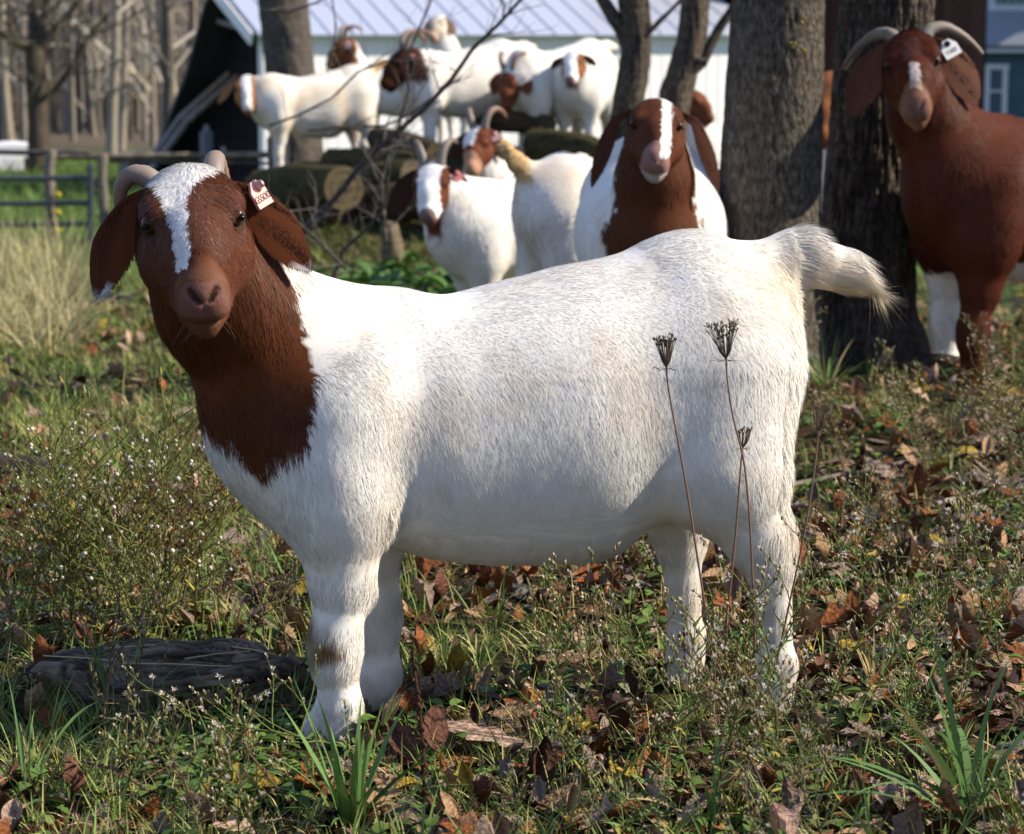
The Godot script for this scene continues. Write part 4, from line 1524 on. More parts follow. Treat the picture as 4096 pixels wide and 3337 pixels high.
		for i in rows + 1:
			var tt := float(i) / rows
			var d2 := start.lerp(dir, smoothstep(0.0, 0.32, tt)).normalized()
			if e.size() > 3:
				d2 = (d2 + (down * e[3] + fwd * e[4]) * smoothstep(0.5, 1.0, tt)).normalized()
			var wd := d2.cross(face_n).normalized()
			var fn := wd.cross(d2).normalized()
			var prof := ew * (0.36 + 0.64 * smoothstep(0.05, 0.6, tt)) * (1.0 if tt < 0.55 else pow(maxf(0.0, 1.0 - pow((tt - 0.55) / 0.455, 1.8)), 0.75))
			for c in cols:
				var u := float(c) / (cols - 1) * 2.0 - 1.0
				var cup := 0.20 * (1.0 - tt * 0.8)
				var b := p + wd * u * prof * 0.5 + fn * prof * 0.035 * sin(u * 4.0 + tt * 6.0 + z) - fn * (1.0 - u * u) * prof * cup * 0.5
				var nn := (fn - wd * u * cup * -1.2).normalized()
				m.v.append(b)
				m.n.append(nn)
				var cc := ear_col * (0.92 + 0.2 * noise_b.get_noise_3d(b.x * 25, b.y * 25, b.z * 25))
				if q.has("ear_tip") and tt + absf(u) * 0.12 * (1.0 if u * z < 0.2 else 0.2) > 0.965:
					cc = q.ear_tip
				m.c.append(cc)
				grid_n.append(nn)
			if side == 0 and absf(tt - q.get("tag_at", 0.30)) < 0.5 / rows:
				tag_at = [p, d2, wd, fn, prof]
			p += d2 * el / rows
		var kb := m.v.size()
		for i in range(kk, kb):
			var u := float((i - kk) % cols) / (cols - 1) * 2.0 - 1.0
			var th := 0.006 * hs * (1.0 - u * u * 0.8)
			m.v.append(m.v[i] - m.n[i] * th)
			m.n.append(-m.n[i])
			m.c.append(m.c[i] * 0.9)
		var w2 := z > 0
		for i in rows:
			for c in cols - 1:
				var a := kk + i * cols + c
				var quad := PackedInt32Array([a, a + 1, a + cols, a + 1, a + cols + 1, a + cols])
				for x in range(0, 6, 3):
					var q0 := quad[x]
					var q1 := quad[x + 1]
					var q2 := quad[x + 2]
					var g := (m.v[q1] - m.v[q0]).cross(m.v[q2] - m.v[q0])
					if g.dot(m.n[q0]) > 0:
						m.ix.append_array(PackedInt32Array([q0, q2, q1]))
						m.ix.append_array(PackedInt32Array([q0 + kb - kk, q1 + kb - kk, q2 + kb - kk]))
					else:
						m.ix.append_array(PackedInt32Array([q0, q1, q2]))
						m.ix.append_array(PackedInt32Array([q0 + kb - kk, q2 + kb - kk, q1 + kb - kk]))
		# rim
		var off := kb - kk
		for i in rows:
			for c in [0, cols - 1]:
				var a: int = kk + i * cols + c
				m.ix.append_array(PackedInt32Array([a, a + cols, a + off, a + cols, a + cols + off, a + off]))
				m.ix.append_array(PackedInt32Array([a, a + off, a + cols, a + cols, a + off, a + cols + off]))
	obj("body", m.mesh(mats.coat), t)

	# horns
	var hl: float = q.get("horn", 1.0)
	if hl > 0.0:
		var sp: Array = q.get("splay", [1.0, 1.0])
		for side in 2:
			var z := -1.0 if side == 0 else 1.0
			var a: float = sp[side]
			var hp := q.get("horn_path", [[-0.035, 0.055, 0.030], [-0.058, 0.088, 0.040], [-0.095, 0.108, 0.055], [-0.135, 0.098, 0.072], [-0.160, 0.062, 0.086], [-0.168, 0.025, 0.092]]) as Array
			if q.has("horn_path_left") and side == 1:
				hp = q.horn_path_left
			var pts := PackedVector3Array()
			var rad := PackedFloat32Array()
			var o := MB.new()
			var np := 46
			for i in np + 1:
				var tt := float(i) / np * (hp.size() - 1) * minf(hl, 1.0)
				var i0 := mini(int(tt), hp.size() - 2)
				var fr := tt - i0
				var g := func(i: int) -> Vector3: return Vector3(hp[clampi(i, 0, hp.size() - 1)][0], hp[clampi(i, 0, hp.size() - 1)][1], hp[clampi(i, 0, hp.size() - 1)][2] * z * a)
				var p: Vector3 = g.call(i0).cubic_interpolate(g.call(i0 + 1), g.call(i0 - 1), g.call(i0 + 2), fr)
				pts.append(hx * p)
				rad.append(q.get("horn_r", 0.020) * hs * (1.0 - 0.68 * pow(float(i) / np, 1.25)) * (1.0 + 0.03 * sin(i * 1.25 + 0.6 * sin(i * 0.37)) + 0.015 * sin(i * 2.9)))
			rad[np] *= 0.6
			o.tube(pts, rad, 12, L(0.205, 0.188, 0.165), q.get("horn_tip", L(0.22, 0.10, 0.05)))
			obj("horn", o.mesh(mats.horn), t)
	# eyes
	for side in 2:
		var z := -1.0 if side == 0 else 1.0
		var o := MB.new()
		var ep := Vector3(0.0575, 0.0235, 0.0555 * z)
		var dirv := Vector3(0.75, 0.06, 0.66 * z).normalized()
		o.ball(hx * ep, Vector3.ONE * 0.0135 * hs, L(0.055, 0.024, 0.008), 14, 10)
		var eo := obj("eye", o.mesh(mats.eye), t)
		if q.get("head_cell", 0.009) < 0.007:
			o = MB.new()
			o.ball(hx * (ep + dirv * 0.0092), Vector3(0.0075, 0.0052, 0.0075) * hs, L(0.006, 0.005, 0.005), 12, 8)
			obj("pupil", o.mesh(mats.eye), eo)
	if style == "main":
		var wk := MB.new()
		var wr := rgn(55)
		for i in 10:
			var z := -1.0 if i % 2 == 0 else 1.0
			var p0 := hx * Vector3(wr.randf_range(0.150, 0.185), wr.randf_range(-0.085, -0.055), z * wr.randf_range(0.012, 0.030))
			var wd := (hx.basis * Vector3(wr.randf_range(0.2, 0.7), wr.randf_range(-1.2, -0.1), z * wr.randf_range(0.3, 1.0))).normalized()
			var wl := wr.randf_range(0.015, 0.035)
			wk.tube(pv([p0, p0 + wd * wl * 0.5, p0 + wd * wl + Vector3(0, -0.004, 0)]), PackedFloat32Array([0.0002, 0.00016, 0.0001]), 3, L(0.25, 0.19, 0.14))
		obj("whiskers", wk.mesh(mats.hair), t, "stuff")
	# hooves
	for hv in hooves:
		var o := MB.new()
		for c in [-1.0, 1.0]:
			o.tube(pv([hv + Vector3(-0.012, 0.036, 0.012 * c) * s, hv + Vector3(-0.004, 0.02, 0.014 * c) * s, hv + Vector3(0.006, 0.001, 0.016 * c) * s]), PackedFloat32Array([0.020 * s, 0.021 * s, 0.022 * s]), 10, L(0.16, 0.12, 0.075))
		obj("hoof", o.mesh(mats.horn), t)
	# ear tag
	if q.has("tag") and tag_at.size():
		var fn: Vector3 = tag_at[3]
		var d2: Vector3 = tag_at[1]
		var wd: Vector3 = tag_at[2]
		var c0: Vector3 = tag_at[0] + fn * 0.008 * hs
		if q.has("tag_tilt"):
			var ax: Vector3 = q.tag_tilt[0]
			fn = fn.rotated((invb * ax).normalized(), q.tag_tilt[1])
			d2 = d2.rotated((invb * ax).normalized(), q.tag_tilt[1])
			wd = wd.rotated((invb * ax).normalized(), q.tag_tilt[1])
			c0 += fn * 0.012
		var bx := Basis(wd, -d2, -wd.cross(d2)).orthonormalized()
		if bx.z.dot(fn) < 0:
			bx = Basis(-bx.x, bx.y, -bx.z)
		var tf := Transform3D(bx, c0)
		var ts: float = q.get("tag_size", 0.045)
		var o := MB.new()
		var tc: Color = q.tag
		var shape := [Vector2(-0.5, -0.5), Vector2(0.5, -0.5), Vector2(0.5, 0.12), Vector2(0.2, 0.5), Vector2(-0.2, 0.5), Vector2(-0.5, 0.12)]
		var th := 0.0022
		for i in shape.size():
			var a: Vector2 = shape[i] * ts
			var b: Vector2 = shape[(i + 1) % shape.size()] * ts
			o.quad(tf * Vector3(a.x, a.y, -th), tf * Vector3(b.x, b.y, -th), tf * Vector3(b.x, b.y, th), tf * Vector3(a.x, a.y, th), tc)
			o.tri(tf * Vector3(0, 0, th), tf * Vector3(a.x, a.y, th), tf * Vector3(b.x, b.y, th), tc)
			o.tri(tf * Vector3(0, 0, -th), tf * Vector3(b.x, b.y, -th), tf * Vector3(a.x, a.y, -th), tc)
		var to := obj("ear_tag", o.mesh(mats.plastic), t)
		o = MB.new()
		var bc: Color = q.get("button", tc)
		o.tube(pv([tf * Vector3(0, 0.28 * ts, th), tf * Vector3(0, 0.28 * ts, th + 0.003)]), PackedFloat32Array([0.011, 0.010]), 14, bc)
		o.tube(pv([tf * Vector3(0, 0.28 * ts, th), tf * Vector3(0, 0.28 * ts, th + 0.012), tf * Vector3(0, 0.28 * ts, th + 0.0135)]), PackedFloat32Array([0.0075, 0.0065, 0.005]), 14, bc)
		obj("button", o.mesh(mats.plastic), to)
		if q.has("tag_text"):
			var tm := TextMesh.new()
			tm.text = q.tag_text
			var sf := SystemFont.new()
			sf.font_names = PackedStringArray(["Droid Sans"])
			tm.font = sf
			tm.font_size = 32
			tm.pixel_size = ts * 0.0105
			tm.depth = 0.0006
			var tx := obj("lettering", tm, to)
			tx.material_override = mats.ink
			tx.transform = tf * Transform3D(Basis(), Vector3(0, -0.18 * ts, th + 0.0006))
	if not q.has("hair"):
		var away := -pos.z
		q.hair = 7000.0 if away < 13.5 else 3200.0
		q.hair_w = 0.0045 if away < 13.5 else 0.0075
		q.seed = int(away * 10.0)
	if q.hair > 0.0:
		coat_hair(t, m, nb, nh, q, hx, s, style, face, brown, dirt, inv)
	return t

func coat_hair(t: Node3D, m: MB, nb: int, nh: int, q: Dictionary, hx: Transform3D, s: float, style: String, face: String, brown: Color, dirt: float, inv: Transform3D) -> void:
	# short hair laid along the coat: a tapered sliver per tuft, lit with the skin's own normal
	var density: float = q.hair
	var wid: float = q.get("hair_w", 0.0015)
	var rg := rgn(int(q.get("seed", 1)) + 900)
	var hinv := hx.affine_inverse()
	var o := MB.new()
	var cam_l := inv * Vector3(0, EYE, 0)
	var hb := hx.basis.orthonormalized()
	for ti in range(0, m.ix.size(), 3):
		var a := m.ix[ti]
		var b := m.ix[ti + 1]
		var c := m.ix[ti + 2]
		var pa := m.v[a]
		var pb := m.v[b]
		var pc := m.v[c]
		var na := m.n[a]
		var area := (pb - pa).cross(pc - pa).length() * 0.5
		var region := 0 if a < nb else (1 if a < nh else 2)
		var den := density
		if region == 1:
			den *= 2.2
		elif region == 2:
			den *= 1.8
		elif pa.y < 0.30 * s:
			den *= 1.4
		if na.dot(cam_l - pa) < -0.25:
			den *= 0.3
		var cnt := area * den
		var num := int(cnt) + (1 if rg.randf() < cnt - int(cnt) else 0)
		if num == 0:
			continue
		var ps := pa / s
		var fl: Vector3
		var ln: float
		var lift := 0.045
		if region == 0:
			if ps.x < -0.45 and ps.y > 0.665:
				fl = Vector3(-1, -0.15 - 0.45 * clampf((-0.50 - ps.x) * 6.0, 0, 1), 0)
				ln = 0.055 + 0.35 * clampf(-0.50 - ps.x, 0.0, 0.2)
				if ps.y < 0.74:
					ln *= 0.8
				if not q.get("fixed", false) or style == "tan_tail":
					ln *= 0.45
			elif ps.y < 0.34:
				fl = Vector3(0.05, -1, 0)
				ln = 0.013 + 0.012 * clampf(ps.y * 3.0, 0, 1)
			elif ps.x > 0.42 and ps.y > 0.46:
				fl = Vector3(-0.30, -1, 0)
				ln = 0.030
			elif na.x < -0.6:
				fl = Vector3(-0.35, -1, 0)
				ln = 0.026
				lift = 0.2
			else:
				var fn := clampf(na.y, 0.0, 1.0)
				fl = Vector3(-0.28 - 0.7 * fn - 0.35 * clampf(0.55 - ps.y, 0, 0.3) * 3.0, -1.0 + 0.75 * fn, 0)
				ln = 0.021
				if na.y < -0.5:
					fl = Vector3(-1, -0.2, 0)
				if ps.y > 0.62 and ps.x < 0.25 and ps.x > -0.25 and na.y < 0.75:
					ln = 0.012
					lift = 0.11
		elif region == 1:
			var hc := hinv * pa
			if hc.x > 0.155:
				fl = hb * Vector3(-0.6, -0.4, 0)
				ln = 0.0035
			elif hc.x > 0.03:
				fl = hb * Vector3(-0.15, -0.6, signf(hc.z) * 0.5) if hc.y < 0.0 else hb * Vector3(0.5, -0.2, clampf(hc.z * 25.0, -1, 1))
				ln = 0.007 + 0.007 * clampf((0.11 - hc.x) * 10, 0, 1) * (1.0 if hc.y > 0.0 else 0.3)
			else:
				fl = hb * Vector3(0.7, -0.3, clampf(hc.z * 22.0, -1, 1) * 0.8)
				ln = 0.012
			lift = 0.16
			ln *= hx.basis.x.length()
		else:
			fl = Vector3(0, -1, 0) + hb.z * (-0.3 if hinv.basis.z.dot(pa) < 0 else 0.3)
			ln = 0.007
			lift = 0.08
		var e1 := (fl - na * fl.dot(na)).normalized()
		var e2 := na.cross(e1)
		for e in num:
			var r1 := rg.randf()
			var r2 := rg.randf()
			if r1 + r2 > 1.0:
				r1 = 1.0 - r1
				r2 = 1.0 - r2
			var p: Vector3 = pa + (pb - pa) * r1 + (pc - pa) * r2
			var nn := (na + (m.n[b] - na) * r1 + (m.n[c] - na) * r2).normalized()
			var cl := noise_b.get_noise_3d(p.x * 26.0, p.y * 26.0, p.z * 26.0)
			var cl2 := noise_b.get_noise_3d(p.z * 22.0 + 9.0, p.x * 22.0, p.y * 22.0)
			var dir := fl + Vector3(cl, cl2, cl2 - cl) * 0.26 + Vector3(rg.randf_range(-1, 1), rg.randf_range(-1, 1), rg.randf_range(-1, 1)) * 0.10
			dir = (dir - nn * dir.dot(nn)).normalized()
			var l2 := ln * s * rg.randf_range(0.65, 1.3)
			var col: Color
			if region == 0:
				col = body_color(style, p / s, brown, dirt)
				if ps.x < -0.47 and ps.y > 0.66:
					col = col.lerp(L(0.55, 0.42, 0.20), clampf((0.745 - ps.y) * 9.0 + cl * 0.4 + clampf(-0.56 - ps.x, 0.0, 0.1) * 5.0, 0.0, 0.85))
			elif region == 1:
				col = head_color(face, hinv * p, brown)
			else:
				col = m.c[a]
			var lock := noise_b.get_noise_3d(p.dot(e2) * (64.0 if region == 0 else 150.0), p.dot(e1) * (14.0 if region == 0 else 34.0), float(region) * 5.0 + p.y * 6.0)
			var bright := 0.98 + cl * 0.08 + lock * ((0.17 if na.y < 0.5 else 0.07) if not (region > 0 or ps.x > 0.4 or style == "buck") else 0.5) + rg.randf_range(-0.035, 0.035)
			col = Color(col.r * bright, col.g * bright, col.b * bright)
			var w := wid * rg.randf_range(0.7, 1.3)
			if ln > 0.05:
				w *= 1.2
			var sd := dir.cross(nn).normalized()
			sd = (sd + nn * rg.randf_range(-0.25, 0.25)).normalized()
			var li := lift * (1.0 - 0.6 * clampf(na.y * 2.0, 0.0, 1.0) if region == 0 and ps.y > 0.5 else 1.0) * rg.randf_range(0.5, 1.3) * (1.0 + lock * 1.6)
			var q1 := p + dir * l2 * 0.5 + nn * l2 * li * 0.6
			var q2 := p + dir * l2 * 0.97 + nn * l2 * li * (0.8 if ln < 0.05 else 0.2) + (Vector3.DOWN * l2 * 0.12 if ln > 0.05 else Vector3.ZERO)
			var sn := (nn + dir * -0.12 + sd * rg.randf_range(-0.08, 0.08)).normalized()
			var k := o.v.size()
			o.v.append(p - sd * w * 0.5 - nn * 0.001)
			o.v.append(p + sd * w * 0.5 - nn * 0.001)
			o.v.append(q1 - sd * w * 0.4)
			o.v.append(q1 + sd * w * 0.4)
			o.v.append(q2)
			for x in 5:
				o.n.append(sn)
				o.c.append(col)
			# wound so that the outer face is the front
			o.ix.append_array(PackedInt32Array([k, k + 2, k + 1, k + 1, k + 2, k + 3, k + 2, k + 4, k + 3]))
	var hm := obj("coat_hair", o.mesh(mats.hair), t, "stuff")
	hm.set_meta("kind", "stuff")

func build_goats() -> void:
	mat("coat", 0.75, {"spec": 0.2})
	mat("hair", 0.55, {"spec": 0.25})
	mat("horn", 0.55, {"spec": 0.4})
	mat("eye", 0.2, {"spec": 0.3})
	mat("plastic", 0.45, {"spec": 0.5})
	var ink := StandardMaterial3D.new()
	ink.albedo_color = Color(0.12, 0.11, 0.14)
	ink.roughness = 0.7
	mats.ink = ink
	var G := func(px: float, d: float) -> Vector3:
		var p := at(px, 400, d)
		return Vector3(p.x, ground_y(p.x, p.z), p.z)
	goat({"label": "large white doe with chestnut head and white blaze, standing side-on in front", "pos": Vector3(0.0284, 0.0, -4.15), "fixed": true, "yaw": 195.0, "eyes": at(401, 452, 3.84), "look": 11.0, "pitch": 20.0, "roll": 5.0, "hs": 1.16,
		"coat": "main", "face": "main", "cell": 0.0105, "head_cell": 0.0035, "dirt": 1.0, "hair": 150000.0, "hair_w": 0.00085, "rear": [0.0, 0.09], "tail": [[-0.40, 0.75, 0.05], [-0.475, 0.770, 0.046], [-0.545, 0.752, 0.034], [-0.60, 0.718, 0.015]], "ears": [[0.56, 0.80, 0.05, -0.1, 0.0], [0.36, 0.95, 0.05, 0.05, 0.1]], "ear_len": 0.168, "ear_wid": 0.062, "ear_tip": L(0.5, 0.45, 0.42),
		"horn_path": [[-0.045, 0.026, 0.034], [-0.062, 0.042, 0.037], [-0.090, 0.044, 0.042], [-0.115, 0.024, 0.048], [-0.13, -0.005, 0.054], [-0.135, -0.03, 0.058]],
		"horn_path_left": [[-0.042, 0.024, 0.036], [-0.052, 0.042, 0.052], [-0.060, 0.045, 0.072], [-0.063, 0.028, 0.088], [-0.060, 0.004, 0.093], [-0.056, -0.018, 0.092]], "horn_r": 0.0168,
		"tag": L(0.62, 0.34, 0.30), "tag_text": "GSSOD", "tag_size": 0.044, "tag_at": 0.26, "tag_tilt": [Vector3(0.6, -0.75, 0.2), -0.8], "seed": 1})
	goat({"label": "dark red-brown buck with white ear tag standing beside the furrowed trunk", "pos": Vector3.ZERO, "level": true, "yaw": 214.0, "s": 1.21, "wide": 0.88, "neck": 0.9, "narrow": 0.92, "eyes": at(1899, 114, 7.95), "look": -6.0, "pitch": 25.0, "roll": 7.0, "hs": 1.36,
		"coat": "buck", "face": "buck", "brown": L(0.068, 0.018, 0.0085), "cell": 0.018, "head_cell": 0.0035, "hair": 22000.0, "hair_w": 0.0026, "ears": [[0.44, 0.95, 0.1], [0.35, 0.95, 0.1]], "ear_len": 0.195, "ear_wid": 0.084, "ear_color": L(0.13, 0.055, 0.034),
		"horn_path": [[-0.035, 0.034, 0.030], [-0.058, 0.048, 0.052], [-0.075, 0.042, 0.088], [-0.082, 0.018, 0.124], [-0.082, -0.010, 0.154], [-0.075, -0.038, 0.178]], "horn_r": 0.0175, "horn_tip": L(0.16, 0.11, 0.08), "tag": L(0.78, 0.78, 0.74), "button": L(0.03, 0.03, 0.035), "tag_text": "1502", "tag_size": 0.058, "tag_at": 0.22, "front": [0.06, -0.03], "seed": 2})
	goat({"label": "brown-headed doe with white poll and off-centre blaze facing over the white rump", "pos": G.call(1362, 7.85), "yaw": -92.0, "s": 1.05, "wide": 1.15, "level": true, "eyes": at(1366, 243, 7.25), "look": -2.0, "pitch": 17.0, "roll": -3.0, "hs": 1.12,
		"coat": "front", "face": "blaze", "brown": L(0.085, 0.028, 0.014), "cell": 0.018, "head_cell": 0.0035, "hair": 9000.0, "hair_w": 0.003, "ears": [[0.36, 1.0, 0.05, 0.2, 0.0], [0.34, 1.0, 0.05]], "ear_len": 0.25, "ear_wid": 0.046, "ear_color": L(0.075, 0.028, 0.017), "horn": 0.0, "seed": 3})
	goat({"label": "white-faced doe with dark brown ears and curved horns, left of the blazed doe", "pos": G.call(985, 10.6), "yaw": -136.0, "horn": 0.75, "s": 0.98, "wide": 1.2, "level": true, "eyes": at(896, 372, 10.25), "look": -8.0, "pitch": 30.0, "roll": 4.0, "hs": 1.08,
		"coat": "throat", "face": "white_face", "brown": L(0.11, 0.035, 0.016), "cell": 0.022, "head_cell": 0.009, "ears": [[0.25, 1.0, 0.05], [0.45, 1.0, 0.05]], "ear_len": 0.21, "ear_wid": 0.09, "ear_color": L(0.05, 0.022, 0.015), "horn_tip": L(0.12, 0.09, 0.075), "tag": L(0.6, 0.2, 0.2), "tag_size": 0.04})
	goat({"label": "white doe with half-white face peering left, behind the white-faced doe", "pos": Vector3.ZERO, "yaw": -122.0, "s": 0.98, "level": true, "eyes": at(990, 290, 12.3), "look": -20.0, "pitch": 32.0, "roll": 4.0, "hs": 1.02,
		"coat": "white", "face": "half_face", "brown": L(0.13, 0.042, 0.02), "ears": [[0.35, 1.0, 0.0], [0.6, 0.9, 0.0]], "ear_len": 0.16, "ear_wid": 0.075, "ear_color": L(0.06, 0.025, 0.016), "tag": L(0.65, 0.35, 0.35), "tag_size": 0.045, "cell": 0.024})
	var g6 := at(660, 350, 18.0)
	goat({"label": "cream goat with tan ears standing on the log heap, leftmost of the herd", "pos": Vector3(g6.x, 0.205, -18.0), "yaw": 203.0, "s": 0.93, "eyes": at(514, 183, 17.6), "look": 4.0, "pitch": 28.0, "roll": 4.0, "hs": 1.18,
		"coat": "cream", "face": "tan_face", "brown": L(0.33, 0.16, 0.07), "ears": [[0.25, 1.0, 0.0], [0.7, 0.9, 0.0]], "ear_len": 0.19, "ear_wid": 0.045, "ear_color": L(0.34, 0.17, 0.08), "dirt": 1.0, "horn": 0.0, "tail": [[-0.40, 0.755, 0.045], [-0.46, 0.80, 0.035], [-0.53, 0.83, 0.026], [-0.60, 0.84, 0.012]], "cell": 0.026})
	goat({"label": "white goat with brown head and tag turned left, at the back of the heap", "pos": Vector3.ZERO, "level": true, "yaw": 186.0, "s": 0.92, "eyes": at(703, 97, 19.9), "look": -62.0, "pitch": 38.0, "hs": 1.05,
		"coat": "shoulder", "face": "brown", "brown": L(0.16, 0.055, 0.025), "ears": [[0.25, 1.0, 0.0], [0.3, 1.0, 0.0]], "ear_color": L(0.17, 0.06, 0.03), "tag": L(0.7, 0.5, 0.48), "tag_size": 0.05, "cell": 0.026})
	goat({"label": "white goat with near-black head and neck and long back-swept horns", "pos": Vector3.ZERO, "level": true, "yaw": 212.0, "s": 0.98, "eyes": at(826, 124, 17.2), "look": -58.0, "pitch": 34.0, "hs": 1.22,
		"coat": "shoulder", "face": "dark", "brown": L(0.06, 0.022, 0.013), "ears": [[0.2, 1.0, 0.0], [0.2, 1.0, 0.0]], "ear_color": L(0.08, 0.03, 0.017), "tag": L(0.6, 0.25, 0.25), "tag_size": 0.03, "horn_path": [[-0.035, 0.055, 0.030], [-0.07, 0.095, 0.035], [-0.12, 0.11, 0.045], [-0.17, 0.085, 0.055], [-0.20, 0.035, 0.06], [-0.20, -0.02, 0.06]], "cell": 0.024})
	goat({"label": "pale cream-faced goat topmost of the herd, its head against the ribbed roof", "pos": Vector3.ZERO, "level": true, "yaw": 208.0, "s": 1.05, "eyes": at(908, 45, 21.1), "look": -22.0, "pitch": 26.0, "hs": 1.0,
		"coat": "white", "face": "cream", "brown": L(0.3, 0.16, 0.09), "ears": [[0.4, 0.95, 0.0], [0.3, 1.0, 0.0]], "ear_color": L(0.34, 0.22, 0.15), "horn": 0.0, "cell": 0.026})
	goat({"label": "white goat with brown tagged head lowered, right of the near-black head", "pos": Vector3.ZERO, "level": true, "yaw": 228.0, "s": 1.0, "eyes": at(1056, 168, 17.0), "look": -30.0, "pitch": 56.0, "hs": 1.06,
		"coat": "white", "face": "brown", "brown": L(0.15, 0.052, 0.024), "ears": [[0.45, 0.95, 0.0], [0.35, 1.0, 0.0]], "ear_color": L(0.15, 0.055, 0.027), "ear_wid": 0.10, "tag": L(0.7, 0.4, 0.4), "tag_size": 0.05, "cell": 0.026})
	goat({"label": "white goat with thin dark ears held out, facing front left of the slender trunk", "pos": Vector3.ZERO, "level": true, "yaw": -100.0, "s": 0.98, "eyes": at(1190, 124, 16.9), "look": -10.0, "pitch": 28.0, "roll": 6.0, "hs": 1.05,
		"coat": "throat", "face": "white_face", "brown": L(0.22, 0.085, 0.035), "ears": [[0.9, 0.75, 0.0], [0.9, 0.65, 0.0]], "ear_len": 0.13, "ear_wid": 0.05, "ear_color": L(0.07, 0.035, 0.022), "horn": 0.0, "cell": 0.026})
	goat({"label": "white goat seen from behind with short tan tail up, between the white-faced and blazed does", "pos": G.call(1310, 9.4), "yaw": 22.0, "s": 0.97, "fixed": true, "eyes": at(1470, 470, 9.9), "look": 100.0, "pitch": 60.0, "hs": 1.0,
		"coat": "tan_tail", "face": "brown", "brown": L(0.13, 0.045, 0.02), "tail": [[-0.40, 0.74, 0.045], [-0.47, 0.79, 0.035], [-0.52, 0.85, 0.025], [-0.54, 0.88, 0.012]], "dirt": 1.0, "cell": 0.022})
	goat({"label": "brown-eared white goat mostly hidden behind the blazed doe and thick trunk", "pos": G.call(1560, 10.9), "yaw": 212.0, "s": 1.0, "level": true, "eyes": at(1456, 204, 14.8), "look": 50.0, "pitch": 30.0, "hs": 0.9, "ear_len": 0.15, "ear_wid": 0.05,
		"coat": "white", "face": "brown", "brown": L(0.15, 0.054, 0.024), "ears": [[0.6, 0.8, 0.0, 0.5, 0.0], [0.5, 0.9, 0.0]], "ear_color": L(0.19, 0.07, 0.03), "horn": 0.0, "cell": 0.024})
	goat({"label": "brown-headed goat glimpsed in the gap between the two thick trunks", "pos": G.call(1760, 11.2), "yaw": 262.0, "s": 1.0, "level": true, "eyes": at(1720, 195, 10.7), "look": -20.0, "pitch": 40.0, "hs": 1.25,
		"coat": "white", "face": "brown", "brown": L(0.22, 0.085, 0.035), "ears": [[0.35, 1.0, 0.0], [0.4, 1.0, 0.0]], "ear_color": L(0.2, 0.075, 0.035), "horn": 0.0, "tag": L(0.7, 0.4, 0.4), "cell": 0.024})

# ---------------------------------------------------------------- plants, leaves and small things on the ground
const LEAF_COLS := [Color(0.27, 0.10, 0.038), Color(0.40, 0.26, 0.15), Color(0.27, 0.20, 0.16), Color(0.10, 0.052, 0.033), Color(0.48, 0.33, 0.25), Color(0.17, 0.08, 0.055), Color(0.40, 0.29, 0.05)]
const LEAF_WORDS := ["rust-red", "tan", "grey-brown", "dark brown", "pale pinkish", "maroon-brown", "yellow"]

func leaf_mesh(shape: int, v: int, col: Color) -> ArrayMesh:
	var rg := rgn(shape * 31 + v)
	var o := MB.new()
	var mid := col * 0.65
	mid.a = 1.0
	match shape:
		0:   # lobed oak leaf
			o.leafy(Vector3(0, 0.004, 0.5), Vector3(0, 0.1, -1), Vector3.RIGHT, 1.0, 0.55, rg.randf_range(-0.5, 0.9), rg.randf_range(-0.2, 0.5), 3.6, 0.55, 18, col, mid)
		1:   # plain oval leaf
			o.leafy(Vector3(0, 0.004, 0.5), Vector3(0, 0.1, -1), Vector3.RIGHT, 1.0, 0.42, rg.randf_range(-0.5, 1.1), rg.randf_range(0.0, 0.8), 0.0, 0.0, 10, col, mid)
		2:   # curled leaf
			o.leafy(Vector3(0, 0.004, 0.4), Vector3(0, 0.2, -1), Vector3.RIGHT, 1.0, 0.5, rg.randf_range(1.2, 2.4), rg.randf_range(0.6, 1.4), 2.5, 0.25, 12, col, mid)
		3:   # broad pointed maple-like leaf
			o.leafy(Vector3(0, 0.004, 0.45), Vector3(0, 0.05, -1), Vector3.RIGHT, 0.95, 0.95, rg.randf_range(-0.4, 0.7), rg.randf_range(-0.1, 0.4), 2.4, 0.6, 16, col, mid)
	o.tube(pv([Vector3(0, 0.004, 0.48), Vector3(0.02, 0.02, 0.62), Vector3(0.05, 0.05, 0.74)]), PackedFloat32Array([0.012, 0.009, 0.007]), 3, mid)
	return o.mesh(mats.dead_leaf)

func lay(p: Vector3, s: float, rg: RandomNumberGenerator, tilt: float) -> Transform3D:
	var b := Basis(Vector3.UP, rg.randf() * TAU) * Basis(Vector3.RIGHT, rg.randf_range(-tilt, tilt)) * Basis(Vector3(0, 0, 1), rg.randf_range(-tilt, tilt))
	if rg.randf() < 0.35:
		b = b * Basis(Vector3(0, 0, 1), PI)
	return Transform3D(b.scaled_local(Vector3(s, s, s)), p)

func view_px(p: Vector3) -> Vector2:
	var q := (p - Vector3(0, EYE, 0)).rotated(Vector3.RIGHT, TILT)
	return Vector2(1065.5 + FPX * q.x / -q.z, 868.0 - FPX * q.y / -q.z)

func grass_tuft(v: int, n: int, hgt: float, w: float, spread: float, a: Color, b: Color) -> MB:
	var rg := rgn(500 + v)
	var o := MB.new()
	for i in n:
		var g := rg.randf() * TAU
		var out := Vector3(cos(g), 0, sin(g))
		var p := out * rg.randf() * spread * 0.25
		var d := (Vector3.UP + out * rg.randf_range(0.1, spread * 6.0)).normalized()
		var c := a.lerp(b, rg.randf())
		o.blade(p, d, out.cross(Vector3.UP).rotated(Vector3.UP, rg.randf_range(-0.8, 0.8)), hgt * rg.randf_range(0.5, 1.2), w * rg.randf_range(0.6, 1.3), rg.randf_range(0.3, 1.6), 4, c * 0.9, c * 1.1)
	return o

